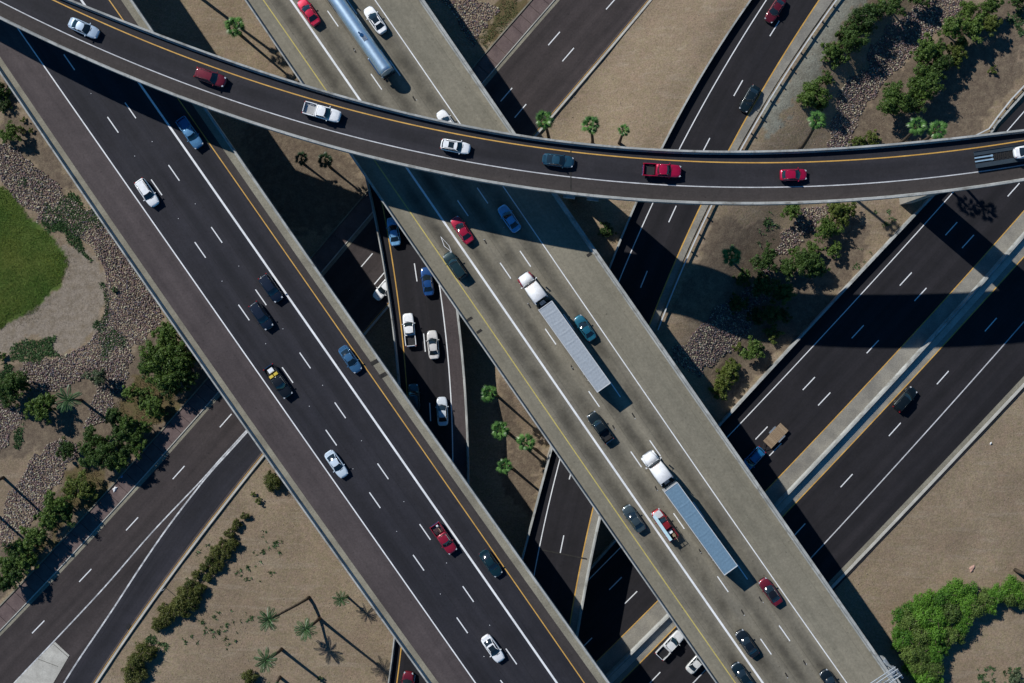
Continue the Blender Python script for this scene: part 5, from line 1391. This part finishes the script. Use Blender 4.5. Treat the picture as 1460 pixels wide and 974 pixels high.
cargo('storage_box', 'right yellow box behind the cab of the black pickup', 'box', p13, h13, (-1.25, -.42, 1.05), (.5, .72, .6), simple('yellow_plastic_lid', (.66, .50, .08), .4))
cargo('storage_box', 'white box in the rear of the black pickup bed', 'box', p13, h13, (-2.15, .05, 1.0), (.75, .95, .5), M['litter'])
put('sedan', A, 'yellow', '11', 411, 568, 1, (.05, .15, .29), 'blue grey sedan in the carpool lane next to the yellow line')
put('sedan', A, 'white', '12', 353, 53, 1, (.58, .68, .78), 'pale silver sedan straddling the left edge of its lane')
p16, h16 = on(A, 'hov', '12', 806, 366, 1)
car('pickup', p16, h16, (.33, .012, .035), 'red pickup with tools and junk in its bed', cat='pickup truck', scale=.93, bedm=(.10, .05, .05))
for nm, lb, c, d, cl in (('plank', 'pale plank lying in the bed of the red pickup', (-1.7, .25, .86), (1.2, .16, .08), 'wood'), ('tool_bag', 'dark bag in the bed of the red pickup', (-1.3, -.4, .92), (.5, .45, .25), 'black'), ('bucket', 'small white bucket at the tail of the red pickup bed', (-2.3, .3, .95), (.32, .32, .36), 'litter')):
    cargo(nm, lb, nm.split('_')[-1], p16, h16, c, d, M[cl])
put('sedan', A, 'yellow', '12', 1003, 470, 1, (.008, .035, .045), 'very dark teal sedan hugging the yellow line of the dark overpass')
put('sedan', A, 'hov', '12', 1012, 830, 1, WHITE, 'white sedan with sunroof nearest the bottom of the dark overpass', sunroof=True)
# east overpass B, heading up left
put('sedan', B, 'hov', '10', 236, 50, -1, (.50, .008, .045), 'bright crimson sedan at the top edge left of the tanker')
put('sedan', B, 'white', '10', 516, 84, -1, WHITE, 'white sedan with black sunroof right of the tanker', sunroof=True)
put('sedan', B, 'white', '10', 822, 520, -1, (.74, .75, .76), 'white car half hidden under the upper edge of the flyover')
put('sedan', B, 'hov', '10', 882, 968, -1, (.40, .008, .04), 'crimson sedan just below the flyover shadow')
put('sedan', B, 'white', '20', 18, 920, -1, (.14, .40, .70), 'light blue sedan in the flyover shadow')
put('suv', B, 'hov', '11', 852, 173, -1, (.010, .032, .036), 'dark green suv beside the painted diamond')
put('sedan', B, 'white', '21', 337, 436, -1, (.015, .13, .20), 'teal sedan beside the upper silver trailer', scale=.95)
put('pickup', B, 'hov', '21', 400, 853, -1, (.010, .018, .020), 'black pickup trailing behind the upper truck', cat='pickup truck', scale=.94)
put('sedan', B, 'yellow', '22', 543, 282, -1, (.05, .075, .085), 'dark grey sedan hugging the faded yellow line')
put('sedan', B, 'white', '32', 55, 590, -1, MAROON, 'dark red sedan with black roof below the lower truck', roof=(.012, .012, .015))
put('sedan', B, 'hov', '22', 1020, 808, -1, (.008, .014, .020), 'black sedan between carpool line and dashes near the bottom')
put('sedan', B, 'yellow', '22', 1002, 945, -1, (.006, .018, .026), 'black sedan in the carpool lane at the bottom edge')
put('sedan', B, 'white', '32', 312, 975, -1, (.006, .012, .016), 'black sedan at the bottom edge near the gantry')
# slip road E, heading up
put('sedan', E, 'yellow', '11', 594, 30, -1, (.20, .44, .72), 'pale blue sedan highest on the narrow slip road')
put('sedan', E, 'yellow', '11', 736, 240, -1, (.012, .07, .24), 'deep blue sedan on the narrow slip road by the concrete overpass')
put('pickup', E, 'yellow', '11', 660, 443, -1, WHITE, 'white pickup with dark bed on the narrow slip road', cat='pickup truck', scale=.95)
put('sedan', E, 'yellow', '11', 760, 507, -1, (.58, .57, .56), 'cream silver sedan beside the white pickup')
put('suv', E, 'yellow', '11', 680, 728, -1, (.012, .05, .06), 'dark teal suv shaded at the edge of the dark overpass', scale=.95)
put('sedan', E, 'yellow', '11', 799, 787, -1, (.55, .60, .66), 'silver white sedan alone low on the narrow slip road')
put('suv', E, 'yellow', '12', 650, 985, -1, MAROON, 'maroon car at the bottom edge below the dark overpass')
# street F, slip road C, motorway D
put('sedan', F, 'L', '11', 555, 268, 1, WHITE, 'white car on the shaded street half hidden by the slip road wall')
put('sedan', C, 'white', '20', 1030, 415, 1, (.006, .016, .020), 'dark teal sedan on the slip road beside the guard rail')
put('sedan', C, 'white', '30', 76, 40, 1, (.12, .008, .016), 'dark red sedan at the top edge of the slip road', )
p46, h46 = on(D, 'white', '', 1073, 655, 1)
car('suv', p46, h46, (.02, .17, .38), 'blue suv in the shade towing a flat wooden trailer', rack=True)
put('suv', D, 'white2', '31', 622, 735, -1, (.006, .010, .011), 'black suv alone on the right hand carriageway')
put('pickup', D, 'white2', '22', 697, 812, -1, (.66, .68, .70), 'white pickup with dark bed seen through the gap near the bottom', cat='pickup truck', turn=0.0)
put('sedan', D, 'white2', '22', 812, 884, -1, (.60, .62, .62), 'white car mostly hidden under the concrete overpass near the bottom')

# wooden trailer behind the blue pickup
tc_ = q1('31', 78, 890); pt_ = P(tc_[0], tc_[1], .9); pt_.z = .045
tr = thing('utility_trailer', 'flat wooden trailer towed by the blue suv', 'trailer', None, pt_, h46)
def planks():
    mb = MB(); mb.box((0, 0, 0), (4.3, .19, .05)); return mb.mesh('plank', M['wood'])
pk = planks()
for i in range(9): link_mesh('plank', pk, tr, (random.uniform(-.02, .02), -.86 + i * .215, .72 + random.uniform(0, .012)))
mb = MB(); mb.box((0, 0, .62), (4.2, 1.7, .1)); mb.cyl((2.1, .6, .55), (3.3, 0, .5), .05); mb.cyl((2.1, -.6, .55), (3.3, 0, .5), .05)
mb.obj('frame', M['black'], tr)
wheel_parts(tr, [(.05, 1.1), (-.7, 1.1), (.05, -1.1), (-.7, -1.1)], .3, .2)
for s in (1, -1):
    mb = MB(); mb.box((-.32, s * 1.1, .68), (1.6, .26, .05), 0, (.9, 1)); mb.obj('fender', M['steel'], tr)

# utility truck with long pale box
p31, h31 = on(B, 'hov', '22', 672, 308, -1)
ut = car('pickup', p31, h31, (.30, .018, .022), 'red work truck with white hood carrying a long pale blue box', cat='work truck', name='work_truck', hood=(.72, .72, .72), scale=.97)
mb = MB(); mb.box((.0, .62, 2.02), (4.9, .52, .22)); mb.obj('ladder_box', simple('pale_blue_box', (.50, .70, .78), .35), ut)
mb = MB()
for x in (-2.6, -1.0, .7):
    mb.box((x, 0, 1.92), (.07, 1.8, .06))
    for s in (1, -1):
        if x < 0: mb.box((x, s * .86, 1.5), (.06, .06, .85))
for s in (1, -1): mb.box((-1.1, s * .86, 1.92), (3.9, .05, .05))
mb.obj('rack', M['black'], ut)
for nm, c, d, cl in (('tool_chest', (-1.4, -.1, 1.0), (.6, .7, .45), 'litter'), ('copper_pipe', (-2.6, -.35, 1.3), (1.7, .1, .1), 'wood'), ('side_locker', (-1.9, -.82, 1.25), (1.7, .22, .2), None), ('side_locker', (-1.9, .82, 1.25), (1.7, .22, .2), None), ('crate', (-2.2, -.3, .98), (.5, .5, .4), 'wood')):
    mb = MB(); mb.box(c, d); mb.obj(nm, M[cl] if cl else paint((.30, .018, .022)), ut)

# lorry tractors
def tractor(pos, head, label, fender, name='semi_tractor'):
    t = thing(name, label, 'lorry', None, pos, head)
    wp = paint((.78, .79, .80), 0.0); fp = paint(fender, .1)
    mb = MB()
    mb.loft([[(x, w, zb), (x, w, zt - .25), (x, w * .8, zt), (x, -w * .8, zt), (x, -w, zt - .25), (x, -w, zb)] for x, w, zb, zt in ((3.62, .70, .7, 1.35), (3.5, .86, .6, 1.62), (2.8, 1.0, .6, 1.86), (1.95, 1.08, .6, 2.05))])
    mb.obj('hood', wp, t, True)
    mb = MB()
    for s in (1, -1): mb.loft([[(x, s * .78, .45), (x, s * 1.2, .45), (x, s * 1.2, zt - .08), (x, s * 1.1, zt), (x, s * .78, zt)] for x, zt in ((3.45, .85), (3.2, 1.2), (2.5, 1.28), (2.0, 1.1), (1.8, .8))])
    mb.obj('fender', fp, t)
    mb = MB()
    mb.loft([[(x, w, .75), (x, w, zt - .3), (x, w * .86, zt), (x, -w * .86, zt), (x, -w, zt - .3), (x, -w, .75)] for x, w, zt in ((1.98, 1.08, 2.08), (1.9, 1.1, 2.15))])
    mb.loft([[(x, w, .8), (x, w, zt - .3), (x, w * .86, zt), (x, -w * .86, zt), (x, -w, zt - .3), (x, -w, .8)] for x, w, zt in ((1.62, 1.1, 2.85), (1.2, 1.16, 3.1), (.4, 1.2, 3.45), (-1.2, 1.22, 3.8), (-1.25, 1.18, 3.75))])
    mb.obj('cab', wp, t, True)
    mb = MB(); mb.loft([[(1.92, 1.0, 2.12), (1.98, .5, 2.16), (2.0, 0, 2.18), (1.98, -.5, 2.16), (1.92, -1.0, 2.12)], [(1.62, .98, 2.75), (1.68, .5, 2.80), (1.7, 0, 2.82), (1.68, -.5, 2.80), (1.62, -.98, 2.75)]], closed=False)
    mb.obj('windshield', M['glass'], t, True, fix=False)
    mb = MB()
    for s in (1, -1): mb.add([(1.5, s * 1.13, 1.9), (.7, s * 1.21, 1.9), (.7, s * 1.21, 2.6), (1.4, s * 1.17, 2.6)], [(0, 1, 2, 3)])
    mb.obj('side_window', M['glass'], t)
    mb = MB(); mb.box((1.70, 0, 2.92), (.16, 1.9, .07), 0, (.8, .95)); mb.obj('sun_visor', M['black'], t)
    for s in (1, -1):
        mb = MB(); mb.box((1.95, s * 1.42, 2.1), (.16, .2, .75)); mb.cyl((1.8, s * 1.1, 2.4), (1.95, s * 1.4, 2.4), .03, n=5); mb.obj('mirror', wp, t)
        mb = MB(); mb.cyl((-1.45, s * 1.05, 1.0), (-1.45, s * 1.05, 4.0), .085, n=9); mb.obj('exhaust_stack', M['chrome'], t)
        mb = MB(); mb.cyl((.6, s * .98, .75), (-1.3, s * .98, .75), .32, n=12); mb.obj('fuel_tank', M['chrome'], t)
        small(t, 'headlight', (3.5, s * .82, .95), (.2, .3, .2), 'headlamp')
        mb = MB(); mb.box((-1.4, s * 1.12, 2.3), (.4, .06, 2.6)); mb.obj('side_fairing', wp, t)
    mb = MB(); mb.box((-1.0, .42, .75), (6.4, .1, .28)); mb.box((-1.0, -.42, .75), (6.4, .1, .28)); mb.box((-2.9, 0, .95), (1.3, 1.0, .1)); mb.box((-2.4, 0, 1.0), (.5, 1.5, .06))
    mb.obj('frame', M['black'], t)
    mb = MB(); mb.box((-1.85, 0, 1.12), (.6, .9, .04)); mb.obj('catwalk', M['steel'], t)
    small(t, 'bumper', (3.62, 0, .5), (.2, 2.1, .32), 'chrome')
    wheel_parts(t, [(2.65, 1.0), (2.65, -1.0), (-2.5, .95), (-2.5, -.95), (-3.75, .95), (-3.75, -.95)], .5, .42, 'rim')
    for i in range(5): small(t, 'marker_lamp', (1.5, -.6 + .3 * i, 2.97), (.1, .1, .06), 'amber')
    return t
def box_trailer(pos, head, label, roofmat, L=15.7):
    t = thing('box_trailer', label, 'trailer', None, pos, head)
    wm = paint((.62, .64, .66), .1)
    mb = MB(); mb.box((0, 0, 2.58), (L, 2.56, 2.96)); mb.obj('box', wm, t)
    # thin sheet roof, wrinkled between its bows
    n = int(L / .12); rg = []; r = random.Random(int(abs(pos[0]) * 10))
    vs, fs = [], []; ny_ = 9
    amp = [r.uniform(.2, 1) for _ in range(200)]
    for i in range(n + 1):
        x = -L / 2 + .06 + (L - .12) * i / n
        for j in range(ny_ + 1):
            y = -1.22 + 2.44 * j / ny_
            sk = x + .10 * math.sin(y * 1.7 + i * .021)
            bow = abs(math.sin(sk * math.pi / .61)) ** 3 * .006
            big = .022 * math.exp(-((((sk + 7.3) % 1.83) - .9) / .10) ** 2) * amp[int((sk + 20) / 1.83)]
            vs.append((x, y, 4.075 + bow + big * (1 - (y / 1.3) ** 2) + r.uniform(-.0025, .0025)))
    for i in range(n):
        for j in range(ny_): a = i * (ny_ + 1) + j; fs.append((a, a + ny_ + 1, a + ny_ + 2, a + 1))
    mb = MB(); mb.add(vs, fs); mb.obj('roof_sheet', roofmat, t, True, fix=False)
    for s in (1, -1):
        mb = MB(); mb.box((0, s * 1.265, 4.06), (L + .04, .09, .14)); mb.obj('top_rail', wm, t)
        mb = MB(); mb.box((0, s * 1.2, 1.02), (L, .1, .2)); mb.obj('side_rail', M['steel'], t)
    for s in (1, -1):
        mb = MB(); mb.box((s * (L / 2 + .0), 0, 4.065), (.12, 2.6, .15)); mb.obj('end_rail', wm, t)
        mb = MB(); mb.box((-L / 2 - .03, s * .63, 2.5), (.05, 1.2, 2.7)); mb.obj('rear_door', wm, t)
        mb = MB(); mb.box((L / 2 - 3.2, s * .8, .6), (.14, .14, 1.0)); mb.obj('landing_leg', M['steel'], t)
        small(t, 'taillight', (-L / 2 - .05, s * 1.0, 1.0), (.06, .3, .14), 'tail')
    mb = MB(); mb.box((-L / 2 + 2.6, 0, .9), (3.4, 1.1, .2)); mb.box((-L / 2 + .1, 0, .6), (.1, 2.2, .1)); mb.obj('bogie', M['black'], t)
    wheel_parts(t, [(-L / 2 + 2.0, 1.02), (-L / 2 + 2.0, -1.02), (-L / 2 + 3.25, 1.02), (-L / 2 + 3.25, -1.02)], .5, .5)
    return t
def alu(name, c, rough=.42, metal=.55):
    m, nt, p = new_mat(name)
    tc = N(nt, "ShaderNodeTexCoord"); v = tc.outputs["Object"]
    f = mapr(nt, noise(nt, v, 3.5, 5, .8), .25, .75, .78, 1.2); g = N(nt, "ShaderNodeVectorMath", operation='SCALE')
    g.inputs[0].default_value = c; nt.links.new(f, g.inputs["Scale"]); nt.links.new(g.outputs[0], p.inputs["Base Color"])
    p.inputs["Roughness"].default_value = rough; p.inputs["Metallic"].default_value = metal
    return m
def rig(code_f, f, r_, label_t, label_b, fender, roofmat, tc_px, top_len=None):
    a, b = P(*q1(code_f, *f), ZA + 4.1), P(*q1(code_f, *r_), ZA + 4.1)
    d = a - b; L = d.length; hd = math.atan2(d.y, d.x); c = (a + b) / 2; c.z = ZA + .015
    box_trailer(c, hd, label_b, roofmat, L)
    c2 = P(*q1(code_f, *tc_px), ZA + 3.0)
    tractor((c2.x, c2.y, ZA + .015), hd, label_t, fender)
rig('21', (170, 342), (416, 687), 'white lorry cab with dark red fenders pulling the upper silver trailer', 'long silver trailer nearer the flyover with a creased roof', (.22, .01, .02), alu('creased_aluminium', (.38, .42, .46), .5, .3), (131, 288))
rig('22', (698, 150), (951, 500), 'all white lorry cab pulling the lower blue grey trailer', 'long blue grey trailer lower on the concrete overpass with white rims', (.78, .79, .80), alu('blue_aluminium', (.17, .28, .38), .5, .3), (658, 92))

# tanker
ta, tb = P(552, 103, ZA + 2.3), P(482, 3, ZA + 2.3)
d = tb - ta; hd = math.atan2(d.y, d.x); d.normalize(); TL = 15.5
c = ta + d * TL / 2
tk = thing('tanker_trailer', 'long polished steel tanker at the top edge of the concrete overpass', 'tanker', None, (c.x, c.y, ZA + .015), hd)
mb = MB(); rg = []
for x, r in [(-TL / 2 - .28, .25), (-TL / 2 - .2, .7), (-TL / 2, 1.05)] + [(-TL / 2 + TL * i / 24, 1.13) for i in range(25)] + [(TL / 2 + .2, .7)]:
    rg.append([(x, r * math.cos(k / 28 * 6.2832), 2.25 + r * math.sin(k / 28 * 6.2832)) for k in range(28)])
mb.loft(rg); mb.obj('tank', simple('polished_steel', (.56, .74, .90), .42, .85), tk, True)
mb = MB()
for i in range(2):
    x = -TL / 2 + .05 + (TL - .1) * i
    rg = []
    for dx in (-.05, .05):
        rg.append([(x + dx, 1.16 * math.cos(k / 28 * 6.2832), 2.25 + 1.16 * math.sin(k / 28 * 6.2832)) for k in range(28)])
    mb.loft(rg, caps=False)
mb.obj('band', M['steel'], tk, True)
mb = MB(); mb.cyl((-.9, .0, 3.3), (-.9, 0, 3.52), .3, n=12); mb.obj('manhole', M['chrome'], tk)
mb = MB(); mb.cyl((-.35, .12, 3.35), (-.35, .12, 3.55), .14, n=8); mb.obj('vent', M['chrome'], tk)
mb = MB()
for k in range(6): mb.box((-1.9 + .13 * k, -.1, 3.42), (.05, .62, .05))
mb.box((-1.58, .2, 3.4), (.85, .05, .06)); mb.box((-1.58, -.4, 3.4), (.85, .05, .06)); mb.obj('walkway', M['steel'], tk)
for s in (1, -1):
    mb = MB(); mb.box((-TL / 2 + 2.2, s * 1.08, 1.2), (3.2, .4, .06), 0, (.9, 1)); mb.obj('fender', M['chrome'], tk)
    mb = MB(); mb.cyl((-TL / 2 + 4.3, s * 1.0, .95), (TL / 2 - 3, s * 1.0, .95), .12, n=8); mb.obj('hose_tube', M['steel'], tk)
    small(tk, 'taillight', (-TL / 2 - .5, s * .85, 1.05), (.08, .3, .16), 'tail')
    mb = MB(); mb.cyl((-TL / 2 - .15, s * .95, 1.5), (-TL / 2 + .0, s * .95, 1.5), .26, n=10); mb.obj('valve_box', M['steel'], tk)
mb = MB(); mb.box((-TL / 2 - .4, 0, 1.05), (.2, 2.2, .2)); mb.box((-TL / 2 + .3, 0, 1.0), (1.6, 1.0, .25)); mb.box((-TL / 2 + 2.4, 0, .95), (3.6, 1.1, .25)); mb.obj('chassis', M['black'], tk)
wheel_parts(tk, [(-TL / 2 + 1.5, 1.0), (-TL / 2 + 1.5, -1.0), (-TL / 2 + 2.8, 1.0), (-TL / 2 + 2.8, -1.0)], .5, .5)
c2 = ta + d * (TL + 1.9)
tractor((c2.x, c2.y, ZA + .015), hd, 'white lorry cab pulling the tanker just out past the top edge', (.78, .79, .80))

# car carrier trailer on the flyover
pa, ha = on(RP, 'white', '', 1436, 221, 1)
ct = thing('car_trailer', 'dark open car trailer with loading ramps at the right end of the flyover', 'trailer', None, pa, ha)
DB = simple('trailer_blue_black', (.030, .045, .06), .5)
for s in (1, -1):
    mb = MB(); mb.box((.3, s * .92, .72), (10.4, .62, .1)); mb.obj('track_deck', DB, ct)
    mb = MB(); mb.box((.3, s * 1.24, .8), (10.4, .06, .2)); mb.obj('side_rail', DB, ct)
mb = MB(); mb.box((.3, 0, .58), (10.2, 1.4, .1)); mb.obj('frame', M['black'], ct)
mb = MB()
for k in range(9): mb.box((-2.2 + .32 * k, (-1) ** k * .12, .68), (.12, .8, .14))
mb.obj('winch_gear', M['tyre'], ct)
for s in (.27, -.27):
    mb = MB(); mb.box((-3.55, s, .76), (2.7, .2, .07)); mb.box((-2.3, s, .8), (.3, .3, .1)); mb.obj('ramp', simple('ramp_paint', (.25, .38, .50), .5), ct)
wheel_parts(ct, [(-1.2, 1.05), (-1.2, -1.05), (-2.1, 1.05), (-2.1, -1.05)], .34, .24)
p49 = Vector(pa) + Vector((math.cos(ha), math.sin(ha), 0)) * 3.2
car('sedan', (p49.x, p49.y, pa.z + .80), ha, WHITE, 'white sedan riding on the open trailer at the right end of the flyover')
# lamp column whose shadow falls across the flyover at the right
lp = P(1474, 132, 0)
